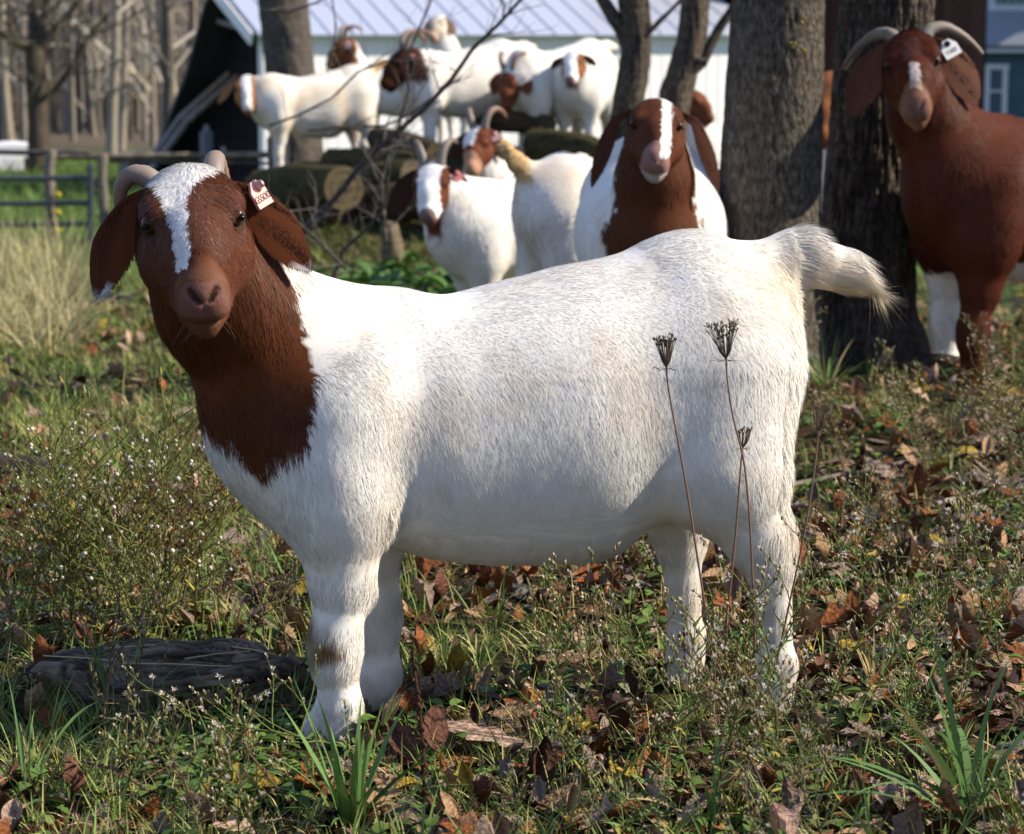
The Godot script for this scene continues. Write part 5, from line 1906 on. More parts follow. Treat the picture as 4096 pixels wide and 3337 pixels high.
func ivy_sprig(v: int) -> MB:
	var rg := rgn(600 + v)
	var o := MB.new()
	for i in 7:
		var g := rg.randf() * TAU
		var out := Vector3(cos(g), 0, sin(g))
		var p := out * rg.randf_range(0.0, 0.05)
		var h := rg.randf_range(0.01, 0.05)
		var c := L(0.08, 0.16, 0.03).lerp(L(0.15, 0.20, 0.05), rg.randf())
		o.tube(pv([p, p + Vector3(0, h * 0.6, 0) + out * 0.006, p + Vector3(0, h, 0) + out * 0.012]), PackedFloat32Array([0.0012, 0.001, 0.0008]), 3, c)
		o.leafy(p + Vector3(0, h, 0) + out * 0.012, (out + Vector3.UP * rg.randf_range(-0.2, 0.5)).normalized(), out.cross(Vector3.UP), rg.randf_range(0.02, 0.036), rg.randf_range(0.018, 0.032), -0.4, 0.25, 1.6, 0.2, 5, c, c * 1.2)
	return o

# an aster gone to seed: [stem, leaves, seed heads]
func aster(v: int, hgt: float, lean: Vector3, dry: float, fluff: float) -> Array[MB]:
	var rg := rgn(700 + v)
	var st := MB.new()
	var lf := MB.new()
	var sd := MB.new()
	var stem_c := L(0.13, 0.16, 0.045).lerp(L(0.10, 0.05, 0.03), clampf(dry + rg.randf_range(-0.3, 0.3), 0, 1))
	var leaf_c := L(0.10, 0.19, 0.05).lerp(L(0.16, 0.115, 0.06), dry)
	var pts := PackedVector3Array()
	var rad := PackedFloat32Array()
	var q := Vector3.ZERO
	var d := (Vector3.UP + lean * 0.5).normalized()
	var n := 9
	for i in n + 1:
		pts.append(q)
		rad.append(0.0022 * (1.0 - 0.07 * i))
		d = (d + lean * 0.12 + Vector3(rg.randf_range(-1, 1), 0, rg.randf_range(-1, 1)) * 0.10).normalized()
		q += d * hgt / n
	st.tube(pts, rad, 5, stem_c)
	var put := func(p: Vector3, dir: Vector3, l: float) -> void:
		var c: Color = leaf_c * rg.randf_range(0.7, 1.4)
		if rg.randf() < 0.12:
			c = L(0.30, 0.26, 0.05)
		c.a = 1.0
		lf.blade(p, dir, dir.cross(Vector3.UP) + Vector3(0.01, 0, 0), l, l * rg.randf_range(0.16, 0.26), rg.randf_range(0.0, 1.2), 4, c, c * 1.1)
	var head := func(p: Vector3, dir: Vector3) -> void:
		var k := rg.randf()
		if k < fluff:
			# white fluff: a tuft of fine hairs on a bud
			sd.ball(p, Vector3(0.0026, 0.003, 0.0026), L(0.30, 0.22, 0.14), 5, 3)
			for e in 14:
				var u: Vector3 = (dir * 0.9 + Vector3(rg.randf_range(-1, 1), rg.randf_range(-1, 1), rg.randf_range(-1, 1))).normalized()
				sd.blade(p, u, u.cross(Vector3(0.3, 0.5, 0.8)), rg.randf_range(0.005, 0.009), 0.0013, 0.0, 2, L(0.48, 0.44, 0.38), L(0.58, 0.55, 0.49))
		elif k < 0.85:
			sd.ball(p, Vector3(0.0024, 0.0042, 0.0024), L(0.17, 0.14, 0.055), 5, 3)
			sd.blade(p + dir * 0.003, dir, dir.cross(Vector3(0.3, 0.5, 0.8)), 0.005, 0.003, 0.0, 2, L(0.45, 0.38, 0.28), L(0.5, 0.44, 0.36))
	for i in range(1, n + 1):
		var g := rg.randf() * TAU
		for e in 3:
			var out := Vector3(cos(g + e * 2.2), rg.randf_range(0.1, 0.8), sin(g + e * 2.2)).normalized()
			put.call(pts[i].lerp(pts[i - 1], rg.randf()), out, rg.randf_range(0.018, 0.045) * (1.2 - 0.06 * i))
		if i > 2:
			for e in 2:
				var out := (Vector3(cos(g + e * 2.6), rg.randf_range(0.2, 1.0), sin(g + e * 2.6)) + d * 0.5).normalized()
				var bl := rg.randf_range(0.05, 0.13) * clampf(hgt / 0.3, 0.6, 1.6)
				var b := PackedVector3Array([pts[i]])
				var br := PackedFloat32Array([0.0012])
				var bq := pts[i]
				for k in 5:
					out = (out + Vector3(rg.randf_range(-1, 1), rg.randf_range(-0.4, 0.7), rg.randf_range(-1, 1)) * 0.22).normalized()
					bq += out * bl / 5.0
					b.append(bq)
					br.append(0.0012 - 0.00015 * k)
					put.call(bq, (out + Vector3(rg.randf_range(-1, 1), rg.randf_range(-0.2, 0.8), rg.randf_range(-1, 1)) * 0.9).normalized(), rg.randf_range(0.008, 0.02))
					if k > 1:
						var tw := (out + Vector3(rg.randf_range(-1, 1), rg.randf_range(0, 1), rg.randf_range(-1, 1)) * 0.9).normalized()
						var tl := rg.randf_range(0.008, 0.024)
						st.tube(pv([bq, bq + tw * tl * 0.5, bq + tw * tl]), PackedFloat32Array([0.0007, 0.0006, 0.0005]), 3, stem_c)
						head.call(bq + tw * tl, tw)
				st.tube(b, br, 4, stem_c)
				head.call(bq, out)
	head.call(q, d)
	return [st, lf, sd]

func plant_parts(t: Node3D, a: Array) -> void:
	obj("stem", a[0].mesh(mats.twig), t)
	obj("leaves", a[1].mesh(mats.grass), t, "stuff")
	if a[2].v.size():
		obj("seed_heads", a[2].mesh(mats.leaf), t, "stuff")

func build_plants() -> void:
	scatter_leaves()
	ground_cover()
	foreground_weeds()
	aster_bush()
	wild_carrots()
	stump_and_stones()

func blocked(p: Vector3) -> bool:
	# the stump and the goat's own feet keep leaves off
	var e := Vector2((p.x + 0.60) / 0.22, (p.z + 4.22) / 0.15)
	if e.length() < 1.0:
		return true
	for h in [Vector2(-0.318, -3.93), Vector2(-0.263, -4.16), Vector2(0.444, -4.13), Vector2(0.303, -4.31)]:
		if Vector2((p.x - h.x) / 0.085, (p.z - h.y - 0.05) / 0.15).length() < 1.0:
			return true
	return false

func scatter_leaves() -> void:
	var rg := rgn(9001)
	var spots: Array = []
	for i in 15500:
		var d: float
		var x: float
		if i < 8000:
			d = rg.randf_range(2.9, 6.0)
			x = rg.randf_range(-1.0, 1.0) * (0.205 * d + 0.8)
		else:
			d = 6.0 + 9.5 * pow(rg.randf(), 1.4)
			x = rg.randf_range(-1.0, 1.0) * (0.205 * d + 0.9)
		var z := -d
		# drifts: thick on the right and under the doe, thin on the far left grass
		var drift := noise_a.get_noise_2d(x * 60.0, z * 60.0) + 0.35 * clampf(x, -1.0, 1.0)
		if d > 5.5 and x < -0.3:
			drift += 0.08
		if rg.randf() > clampf(0.75 + drift * 1.1, 0.2, 1.0):
			continue
		var p := Vector3(x, ground_y(x, z) + rg.randf_range(0.004, 0.03), z)
		if blocked(p):
			continue
		var k := rg.randf()
		var ci := 0 if k < 0.20 else (1 if k < 0.40 else (2 if k < 0.60 else (3 if k < 0.74 else (4 if k < 0.86 else (5 if k < 0.97 else 6)))))
		var sh := rg.randi_range(0, 9)
		sh = 0 if sh < 4 else (1 if sh < 6 else (2 if sh < 8 else 3))
		var s := (0.04 + 0.065 * pow(rg.randf(), 1.6)) * (1.0 if sh != 1 else 0.8)
		spots.append([p, s, ci, sh, rg.randi_range(0, 2), lay(p, s, rg, 0.45), d])
	# a few large ones that stand out in the photograph
	for b in [[1000, 1590, 0, 4, 0.19, 0.1], [1130, 1500, 0, 2, 0.14, 0.4], [1180, 1420, 0, 1, 0.13, 0.3], [170, 1545, 1, 0, 0.13, 0.5], [430, 1432, 1, 3, 0.09, 0.2], [1365, 1430, 0, 0, 0.14, 1.0], [1760, 1345, 3, 0, 0.12, 0.4], [2060, 910, 3, 2, 0.16, 0.3], [2080, 1030, 0, 2, 0.15, 0.3], [2000, 960, 0, 2, 0.14, 0.3], [1830, 1010, 0, 2, 0.12, 0.6], [380, 880, 0, 4, 0.12, 0.3], [560, 1320, 3, 2, 0.12, 0.3], [2090, 1600, 1, 2, 0.13, 0.5], [900, 1590, 1, 5, 0.1, 0.2]]:
		var p := on_ground(b[0], b[1]) + Vector3(0, 0.035, 0)
		if b[0] == 430:
			p = at(430, 1432, 4.2)
		spots.append([p, b[4], b[3], b[2], 1, lay(p, b[4], rg, b[5]), -p.z])
	var ranked: Array = []
	for i in spots.size():
		var v := view_px(spots[i][0])
		if v.x > -20 and v.x < 2150 and v.y < 1780 and v.y > 0:
			ranked.append([spots[i][1] / spots[i][6], i])
	ranked.sort_custom(func(a, b): return a[0] > b[0])
	var single := {}
	for i in mini(260, ranked.size()):
		single[ranked[i][1]] = true
	var meshes := {}
	var get_mesh := func(sh: int, v: int, ci: int) -> ArrayMesh:
		var key := "%d_%d_%d" % [sh, v, ci]
		if not meshes.has(key):
			meshes[key] = leaf_mesh(sh, v, LEAF_COLS[ci])
		return meshes[key]
	var marks := [[Vector3(-0.31, 0, -3.98), "the near front hoof"], [Vector3(-0.23, 0, -4.25), "the far front hoof"], [Vector3(0.44, 0, -4.25), "the near hind hoof"], [Vector3(0.30, 0, -4.4), "the far hind hoof"], [Vector3(-0.6, 0, -4.2), "the dark stump"], [Vector3(-0.66, 0, -4.75), "the white-seeded bush"], [Vector3(-0.26, 0, -3.55), "the broad grass clump"], [Vector3(-0.12, 0, -3.58), "the dark seed stalk"], [Vector3(0.62, 0, -3.5), "the arching grass clump"], [Vector3(0.36, 0, -3.8), "the dried umbel stems"], [Vector3(0.95, 0, -8.3), "the furrowed trunk's root"], [Vector3(-0.43, 0, -5.0), "the lichened stone"], [Vector3(0.05, 0, -4.15), "the doe's belly shadow"]]
	var shapes := ["lobed", "oval", "curled", "broad pointed"]
	var by := {}
	var said := {}
	for i in spots.size():
		var s: Array = spots[i]
		if single.has(i):
			var o: MeshInstance3D = obj("fallen_leaf", get_mesh.call(s[3], s[4], s[2]))
			o.transform = s[5]
			var best := 0
			for k in marks.size():
				if (marks[k][0] - s[0]).length() < (marks[best][0] - s[0]).length():
					best = k
			var dv: Vector3 = s[0] - marks[best][0]
			var where := "beside"
			if absf(dv.x) > absf(dv.z):
				where = "left of" if dv.x < 0 else "right of"
			else:
				where = "in front of" if dv.z > 0 else "behind"
			var far := "close " if dv.length() < 0.14 else ("" if dv.length() < 0.32 else "well ")
			var size := "small" if s[1] < 0.08 else ("large" if s[1] > 0.105 else "mid-sized")
			var words := "%s %s %s leaf %s%s %s" % [size, LEAF_WORDS[s[2]], shapes[s[3]], far, where, marks[best][1]]
			if said.has(words):
				var next := (best + 1) % marks.size()
				for k in marks.size():
					if k != best and (marks[k][0] - s[0]).length() < (marks[next][0] - s[0]).length():
						next = k
				words = "%s %s leaf %s %s, towards %s" % [LEAF_WORDS[s[2]], shapes[s[3]], where, marks[best][1], marks[next][1]]
			said[words] = true
			tag(o, words, "fallen leaf", "fallen leaves on the pasture")
			continue
		var key := "%d_%d" % [s[3], s[4]]
		if not by.has(key):
			by[key] = [[] as Array[Transform3D], PackedColorArray(), s[3], s[4]]
		by[key][0].append(s[5])
		var c: Color = LEAF_COLS[s[2]] * rg.randf_range(0.85, 1.5)
		c.a = 1.0
		by[key][1].append(c)
	var holder := Node3D.new()
	holder.name = "leaf_litter"
	add_child(holder)
	tag(holder, "fallen leaves carpeting the pasture in brown and tan drifts", "leaf litter", "", "stuff")
	for key in by:
		many("leaves", leaf_mesh(by[key][2], by[key][3], Color.WHITE), by[key][0], by[key][1], holder)

func ground_cover() -> void:
	var rg := rgn(9100)
	var green := L(0.085, 0.18, 0.035)
	var lime := L(0.23, 0.25, 0.07)
	var straw := L(0.44, 0.36, 0.17)
	var kinds := [grass_tuft(1, 14, 0.085, 0.0035, 0.12, green, lime), grass_tuft(2, 10, 0.11, 0.004, 0.14, green, lime * 0.8), grass_tuft(3, 12, 0.09, 0.0024, 0.2, straw, lime)]
	var holder := Node3D.new()
	holder.name = "grass"
	add_child(holder)
	tag(holder, "short green and straw-coloured grass growing through the leaves", "grass", "", "stuff")
	for k in 3:
		var xf: Array[Transform3D] = []
		var tint := PackedColorArray()
		for i in 6800:
			var d := 2.8 + 14.0 * pow(rg.randf(), 1.7)
			var x := rg.randf_range(-1, 1) * (0.205 * d + 0.9)
			var g := noise_a.get_noise_2d(x * 55.0 + 300.0 * k, -d * 55.0) - 0.22 * clampf(x + 0.1, -0.6, 0.8) + (0.15 if k == 2 else 0.0)
			if d > 5.0 and x < -0.2:
				g += 0.12
			if rg.randf() > clampf(0.42 + g * 1.6, 0.05, 1.0):
				continue
			var p := Vector3(x, ground_y(x, -d), -d)
			if blocked(p):
				continue
			var s := rg.randf_range(0.5, 1.25)
			xf.append(Transform3D(Basis(Vector3.UP, rg.randf() * TAU).scaled(Vector3(s, s * rg.randf_range(0.6, 1.2), s)), p))
			var b := rg.randf_range(0.7, 1.35)
			b *= 1.0 + 0.15 * smoothstep(5.0, 7.0, d) * (1.0 - smoothstep(0.0, 0.8, x))  # sunlit patch painted into the grass tint, middle distance at left
			tint.append(Color(b, b * rg.randf_range(0.9, 1.05), b))
		many("tufts", kinds[k].mesh(mats.grass), xf, tint, holder)
	# lawn grass and tall straw grass by the fence at the left
	var lawn := grass_tuft(8, 18, 0.14, 0.006, 0.3, L(0.08, 0.17, 0.03), L(0.15, 0.21, 0.05))
	var xl: Array[Transform3D] = []
	var tl := PackedColorArray()
	for i in 5200:
		var d := rg.randf_range(13.0, 40.0)
		var x := rg.randf_range(-1, 1) * (0.205 * d + 1.0)
		if d > 13.2 and d < 23.0 and x > -2.2 and x < 1.9:
			continue
		var p := Vector3(x, ground_y(x, -d), -d)
		var s := rg.randf_range(0.7, 1.6) * (0.7 + d * 0.02)
		xl.append(Transform3D(Basis(Vector3.UP, rg.randf() * TAU).scaled(Vector3(s, s, s)), p))
		var b := rg.randf_range(0.8, 1.25)
		tl.append(Color(b, b, b))
	var lo := many("lawn_grass", lawn.mesh(mats.grass), xl, tl)
	tag(lo, "green lawn grass behind the fence and around the log heap", "grass", "", "stuff")
	var tall := grass_tuft(9, 26, 0.44, 0.005, 0.14, L(0.36, 0.31, 0.16), L(0.52, 0.47, 0.29))
	var xt: Array[Transform3D] = []
	var tt := PackedColorArray()
	for i in 210:
		var d := rg.randf_range(9.5, 17.5)
		var px := rg.randf_range(-260, 180) - 60.0 * rg.randf()
		var p := at(px, 400, d)
		p.y = ground_y(p.x, p.z)
		var s := rg.randf_range(0.6, 1.15)
		xt.append(Transform3D(Basis(Vector3.UP, rg.randf() * TAU).scaled(Vector3(s, s, s)), p))
		var b := rg.randf_range(0.7, 1.2)
		tt.append(Color(b, b, b * rg.randf_range(0.8, 1.0)))
	var to := many("straw_grass", tall.mesh(mats.grass), xt, tt)
	tag(to, "tall straw-yellow grass at the left before the steel gate", "grass", "", "stuff")
	# small creeping leaves
	var hold2 := Node3D.new()
	hold2.name = "ground_ivy"
	add_child(hold2)
	tag(hold2, "small bright green creeping leaves among the litter", "ground cover", "", "stuff")
	for v in 3:
		var xf: Array[Transform3D] = []
		var tint := PackedColorArray()
		for i in 900:
			var d := 2.9 + 9.0 * pow(rg.randf(), 1.6)
			var x := rg.randf_range(-1, 1) * (0.205 * d + 0.7)
			if i < 70:
				var p0 := on_ground(rg.randf_range(380, 620), rg.randf_range(1520, 1700))
				x = p0.x
				d = -p0.z
			elif rg.randf() > clampf(0.4 + 1.6 * noise_a.get_noise_2d(x * 80.0 + 900.0, -d * 80.0), 0.05, 1.0):
				continue
			var p := Vector3(x, ground_y(x, -d), -d)
			if blocked(p):
				continue
			var s := rg.randf_range(0.45, 1.05)
			xf.append(Transform3D(Basis(Vector3.UP, rg.randf() * TAU).scaled(Vector3(s, s, s)), p))
			var b := rg.randf_range(0.45, 1.2)
			tint.append(Color(b, b, b))
		many("sprigs", ivy_sprig(v).mesh(mats.grass), xf, tint, hold2)
	# low asters everywhere and leafy weeds by the log heap
	var hold3 := Node3D.new()
	hold3.name = "low_weeds"
	add_child(hold3)
	tag(hold3, "low weeds with narrow leaves and pale seed fluff over the pasture", "weeds", "", "stuff")
	for v in 5:
		var a := aster(20 + v, 0.16 + 0.03 * v, Vector3(0.3 * (v - 2), 0, 0.2), 0.25 * v, 0.14)
		var whole := MB.new()
		for part in a:
			whole.add(part, Transform3D())
		var xf: Array[Transform3D] = []
		var tint := PackedColorArray()
		for i in 58:
			var d := 3.1 + 9.0 * pow(rg.randf(), 1.5)
			var x := rg.randf_range(-1, 1) * (0.205 * d + 0.6)
			if rg.randf() > clampf(0.45 + 0.35 * x + 0.9 * noise_a.get_noise_2d(x * 50.0, -d * 50.0 + 700.0), 0.06, 1.0):
				continue
			var p := Vector3(x, ground_y(x, -d), -d)
			if blocked(p):
				continue
			var s := rg.randf_range(0.6, 1.15)
			xf.append(Transform3D(Basis(Vector3.UP, rg.randf() * TAU).scaled(Vector3(s, s, s)), p))
			tint.append(Color.WHITE)
		many("weeds", whole.mesh(mats.grass), xf, tint, hold3)
	var big := MB.new()
	for i in 16:
		var g := rg.randf() * TAU
		var out := Vector3(cos(g), rg.randf_range(0.3, 1.4), sin(g)).normalized()
		var c := L(0.06, 0.14, 0.035).lerp(L(0.14, 0.22, 0.05), rg.randf())
		var p := Vector3(rg.randf_range(-0.1, 0.1), rg.randf_range(0.0, 0.14), rg.randf_range(-0.1, 0.1))
		big.leafy(p, out, out.cross(Vector3.UP), rg.randf_range(0.07, 0.15), rg.randf_range(0.03, 0.07), -0.9, 0.3, 0.0, 0.0, 6, c, c * 0.8)
	var xb: Array[Transform3D] = []
	for i in 120:
		var d := rg.randf_range(10.0, 14.6)
		var p := at(rg.randf_range(560, 1330), 500, d)
		p.y = ground_y(p.x, p.z) - 0.02
		var s := rg.randf_range(0.6, 1.2)
		xb.append(Transform3D(Basis(Vector3.UP, rg.randf() * TAU).scaled(Vector3(s, s, s)), p))
	var bo := many("leafy_weeds", big.mesh(mats.grass), xb, PackedColorArray())
	tag(bo, "broad green weeds growing along the foot of the log heap", "weeds", "", "stuff")

func foreground_weeds() -> void:
	var rg := rgn(9300)
	# foot pixel column and row, height, lean, dryness, fluff share, label
	var list := [
		[865, 1640, 0.36, Vector3(-1.9, 0, 0.2), 0.05, 0.45, "aster gone to seed leaning left across the near front hoof"],
		[1240, 1690, 0.17, Vector3(-0.3, 0, 0.3), 0.1, 0.1, "small leafy aster just right of the dark seed stalk"],
		[1180, 1560, 0.20, Vector3(-0.1, 0, 0), 0.2, 0.1, "slim upright aster in front of the large curled tan leaf"],
		[1330, 1700, 0.22, Vector3(0.3, 0, 0.1), 0.2, 0.3, "bushy aster at the bottom, beneath the doe's flank"],
		[1420, 1640, 0.26, Vector3(0.2, 0, -0.1), 0.1, 0.3, "green aster below the far hind leg"],
		[1500, 1590, 0.28, Vector3(0.1, 0, 0.1), 0.1, 0.4, "fluffy aster between the two hind hooves"],
		[1560, 1560, 0.30, Vector3(0.25, 0, 0), 0.05, 0.45, "pale green aster rising before the near hind leg"],
		[1620, 1600, 0.24, Vector3(-0.2, 0, 0.2), 0.1, 0.5, "aster with white fluff before the near hind hoof"],
		[1700, 1560, 0.22, Vector3(0.5, 0, 0), 0.15, 0.3, "aster leaning right, just behind the near hind hoof"],
		[1480, 1730, 0.24, Vector3(0.2, 0, 0.2), 0.2, 0.4, "aster at the bottom edge below the umbel stems"],
		[1640, 1720, 0.20, Vector3(-0.3, 0, 0.2), 0.3, 0.4, "browning aster at the bottom edge below the near hind hoof"],
		[1800, 1500, 0.26, Vector3(0.2, 0, 0.1), 0.2, 0.4, "aster standing right of the rust maple-like leaf"],
		[1900, 1420, 0.28, Vector3(-0.4, 0, 0), 0.2, 0.5, "wispy aster right of the doe, seed fluff along its side shoots"],
		[2000, 1480, 0.25, Vector3(0.3, 0, 0), 0.1, 0.35, "green aster near the right edge, above the arching grass"],
		[2080, 1400, 0.28, Vector3(-0.2, 0, 0), 0.2, 0.45, "tall fluffy aster at the right edge behind the arching grass"],
		[1860, 1640, 0.22, Vector3(0.1, 0, 0.3), 0.1, 0.3, "aster left of the arching grass clump"],
		[1960, 1320, 0.27, Vector3(0.3, 0, 0), 0.35, 0.4, "aster among the leaf drift right of the doe"],
		[1780, 1300, 0.24, Vector3(0.2, 0, 0), 0.15, 0.35, "thin aster right of the near hock"],
		[1370, 1560, 0.24, Vector3(-0.3, 0, 0.1), 0.5, 0.1, "reddish stemmed weed left of the far hind hoof"],
		[1290, 1620, 0.30, Vector3(-0.15, 0, 0), 0.7, 0.0, "tall thin brown-stemmed weed below the belly"],
		[1300, 1280, 0.13, Vector3(0.2, 0, 0), 0.3, 0.5, "small white-seeded aster under the belly by the far hind leg"],
		[1140, 1270, 0.12, Vector3(0, 0, 0), 0.0, 0.1, "low green weed under the doe's belly"],
		[440, 1720, 0.15, Vector3(0.3, 0, 0.3), 0.5, 0.8, "blurred seed heads at the bottom edge left of the broad grass"],
		[250, 1690, 0.14, Vector3(0.3, 0, 0.2), 0.3, 0.2, "small weed at the bottom left corner"],
		[2080, 1000, 0.30, Vector3(-0.2, 0, 0), 0.9, 0.25, "dark dry weed in front of the buck's hoof"],
		[2010, 960, 0.26, Vector3(0.1, 0, 0), 0.95, 0.2, "dry brown weed beside the furrowed trunk's long root"],
		[1930, 1000, 0.24, Vector3(-0.1, 0, 0), 0.9, 0.3, "dry weed with pale buds below the trunk root"],
		[2110, 1080, 0.26, Vector3(-0.2, 0, 0), 0.85, 0.15, "dry weed tangle at the right edge"],
		[1760, 960, 0.16, Vector3(-0.3, 0, 0), 0.7, 0.1, "short dry sprig left below the furrowed trunk"],
	]
	for i in list.size():
		var w: Array = list[i]
		var p := on_ground(w[0], minf(w[1], 1733))
		var t := thing("weed" if w[4] > 0.45 else "aster", p, w[6], "weed" if w[4] > 0.45 else "wildflower", "weeds and asters growing in the pasture")
		plant_parts(t, aster(100 + i, w[2], w[3], w[4], w[5] * 0.5))
	# seed stalks
	var stalks := [
		[[[884, 1745], [883, 1650], [880, 1560], [872, 1470], [862, 1400], [858, 1352]], 3.58, L(0.055, 0.028, 0.016), "dark brown seed stalk standing upright at the bottom centre", 1.0],
		[[[385, 1745], [350, 1690], [300, 1640], [240, 1602], [170, 1585]], 3.62, L(0.12, 0.085, 0.06), "grey-brown seed stalk arching down at the lower left", 0.7],
		[[[405, 1700], [430, 1620], [465, 1560], [490, 1510], [500, 1435], [515, 1425]], 3.75, L(0.13, 0.095, 0.065), "seed stalk curving up beside the dark stump's right end", 0.6],
		[[[640, 1740], [610, 1680], [560, 1620], [520, 1570], [505, 1530]], 3.6, L(0.12, 0.085, 0.06), "seed stalk crossing the left of the broad grass clump", 0.6],
		[[[690, 1740], [640, 1715], [590, 1705], [540, 1712]], 3.5, L(0.2, 0.15, 0.1), "pale drooping seed stalk at the bottom under the broad grass", 0.7],
		[[[550, 1330], [545, 1270], [520, 1200], [485, 1150], [450, 1130]], 4.6, L(0.15, 0.09, 0.06), "arching brown seed stalk between the bush and the doe's chest", 0.6],
	]
	for s in stalks:
		var a: Array = s[0]
		var foot := at(a[0][0], a[0][1], s[1])
		foot.y = ground_y(foot.x, foot.z)
		var t := thing("seed_stalk", foot, s[3], "seed stalk", "dry seed stalks in the pasture")
		var pts := PackedVector3Array()
		var rad := PackedFloat32Array()
		for i in a.size():
			pts.append(at(a[i][0], a[i][1], s[1] - 0.01 * i) - foot)
			rad.append(0.0028 * s[4])
		if pts[0].y > 0.0:
			pts.insert(0, Vector3(0, -0.01, 0))
			rad.append(0.0028 * s[4])
		var m := MB.new()
		m.tube(pts, rad, 6, s[2])
		obj("stem", m.mesh(mats.twig), t)
		m = MB.new()
		for i in range(1, pts.size()):
			var l := (pts[i] - pts[i - 1]).length()
			for e in int(l / 0.0035):
				var q := pts[i - 1].lerp(pts[i], rg.randf())
				var o: Vector3 = Vector3(rg.randf_range(-1, 1), rg.randf_range(-0.2, 1), rg.randf_range(-1, 1)).normalized() * 0.0045 * s[4]
				m.ball(q + o, Vector3(0.0024, 0.0034, 0.0024) * s[4] * rg.randf_range(0.7, 1.3), (s[2] * rg.randf_range(0.7, 2.0)).clamp(), 5, 3)
		obj("seeds", m.mesh(mats.twig), t, "stuff")
	# coarse grass clumps
	var clumps := [
		[732, 1730, 26, 0.21, 0.0115, "broad-bladed green grass clump at the bottom centre", 0.0, 0.75],
		[2010, 1725, 24, 0.32, 0.010, "arching green grass clump in the lower right corner", -0.6, 1.3],
		[1720, 820, 40, 0.2, 0.006, "tuft of grass at the foot of the smooth trunk", 0.0, 0.8],
		[1820, 1440, 30, 0.13, 0.0035, "tuft of straw-coloured grass right of the near hind hoof", 0.0, 0.9],
		[60, 1690, 20, 0.24, 0.004, "thin curving grass in the bottom left corner", 0.3, 1.3],
		[620, 1250, 18, 0.2, 0.005, "green grass blades beside the lichened stone", 0.2, 0.5],
		[250, 1500, 9, 0.22, 0.005, "long grass blades bending before the dark stump", 0.0, 0.9],
		[1490, 1735, 8, 0.2, 0.011, "broad grass blades at the bottom edge, nearest the viewer", 0.2, 1.1],
	]
	for c in clumps:
		var p := on_ground(c[0], minf(c[1], 1734))
		var t := thing("grass_clump", p, c[5], "grass clump", "coarse grass clumps in the pasture")
		for i in c[2]:
			var m := MB.new()
			var g := rg.randf() * TAU
			var out := Vector3(cos(g), 0, sin(g))
			var col := L(0.065, 0.15, 0.04).lerp(L(0.12, 0.20, 0.06), rg.randf())
			if "straw" in c[5] or rg.randf() < 0.1:
				col = L(0.40, 0.31, 0.15)
			m.blade(out * rg.randf() * 0.02, (Vector3.UP + out * rg.randf_range(0.1, 1.0) + Vector3(c[6], 0, 0) * rg.randf()).normalized(), out.cross(Vector3.UP).rotated(Vector3.UP, rg.randf_range(-0.6, 0.6)), c[3] * rg.randf_range(0.55, 1.15), c[4] * rg.randf_range(0.7, 1.25), c[7] * rg.randf_range(0.5, 1.5), 8, col * 0.9, col * 1.1)
			obj("blade", m.mesh(mats.grass), t)

func aster_bush() -> void:
	var rg := rgn(9400)
	var p := on_ground(225, 1340)
	var t := thing("aster_bush", p, "dense bush of dead asters dotted with white seed heads behind the dark stump", "bush")
	var st := MB.new()
	var lf := MB.new()
	var sd := MB.new()
	for i in 46:
		var a := aster(300 + i % 12, rg.randf_range(0.24, 0.47), Vector3(rg.randf_range(-0.5, 0.5), 0, rg.randf_range(-0.4, 0.4)), rg.randf_range(0.3, 0.8), 0.0)
		var g := rg.randf() * TAU
		var r := sqrt(rg.randf())
		var xf := Transform3D(Basis(Vector3.UP, rg.randf() * TAU), Vector3(cos(g) * r * 0.20, 0, sin(g) * r * 0.16))
		xf.origin.y = ground_y(p.x + xf.origin.x, p.z + xf.origin.z) - p.y
		st.add(a[0], xf, Color(1.3, 1.3, 1.2))
		lf.add(a[1], xf, Color(1.15, 1.15, 1.05))
	for i in 250:
		var g := rg.randf() * TAU
		var r := sqrt(rg.randf())
		var y := rg.randf_range(0.22, 0.45) - 0.10 * r * r
		var q := Vector3(cos(g) * r * 0.24, y, sin(g) * r * 0.17)
		sd.ball(q, Vector3.ONE * rg.randf_range(0.0022, 0.0050), L(0.60, 0.54, 0.46) * rg.randf_range(0.7, 1.1), 6, 4, 0.15, i)
		st.tube(pv([q - Vector3(rg.randf_range(-0.01, 0.01), 0.035, rg.randf_range(-0.01, 0.01)), q - Vector3(0, 0.015, 0), q]), PackedFloat32Array([0.0009, 0.0008, 0.0006]), 3, L(0.10, 0.06, 0.035))
	obj("stems", st.mesh(mats.twig), t, "stuff")
	obj("leaves", lf.mesh(mats.grass), t, "stuff")
	obj("seed_heads", sd.mesh(mats.leaf), t, "stuff")

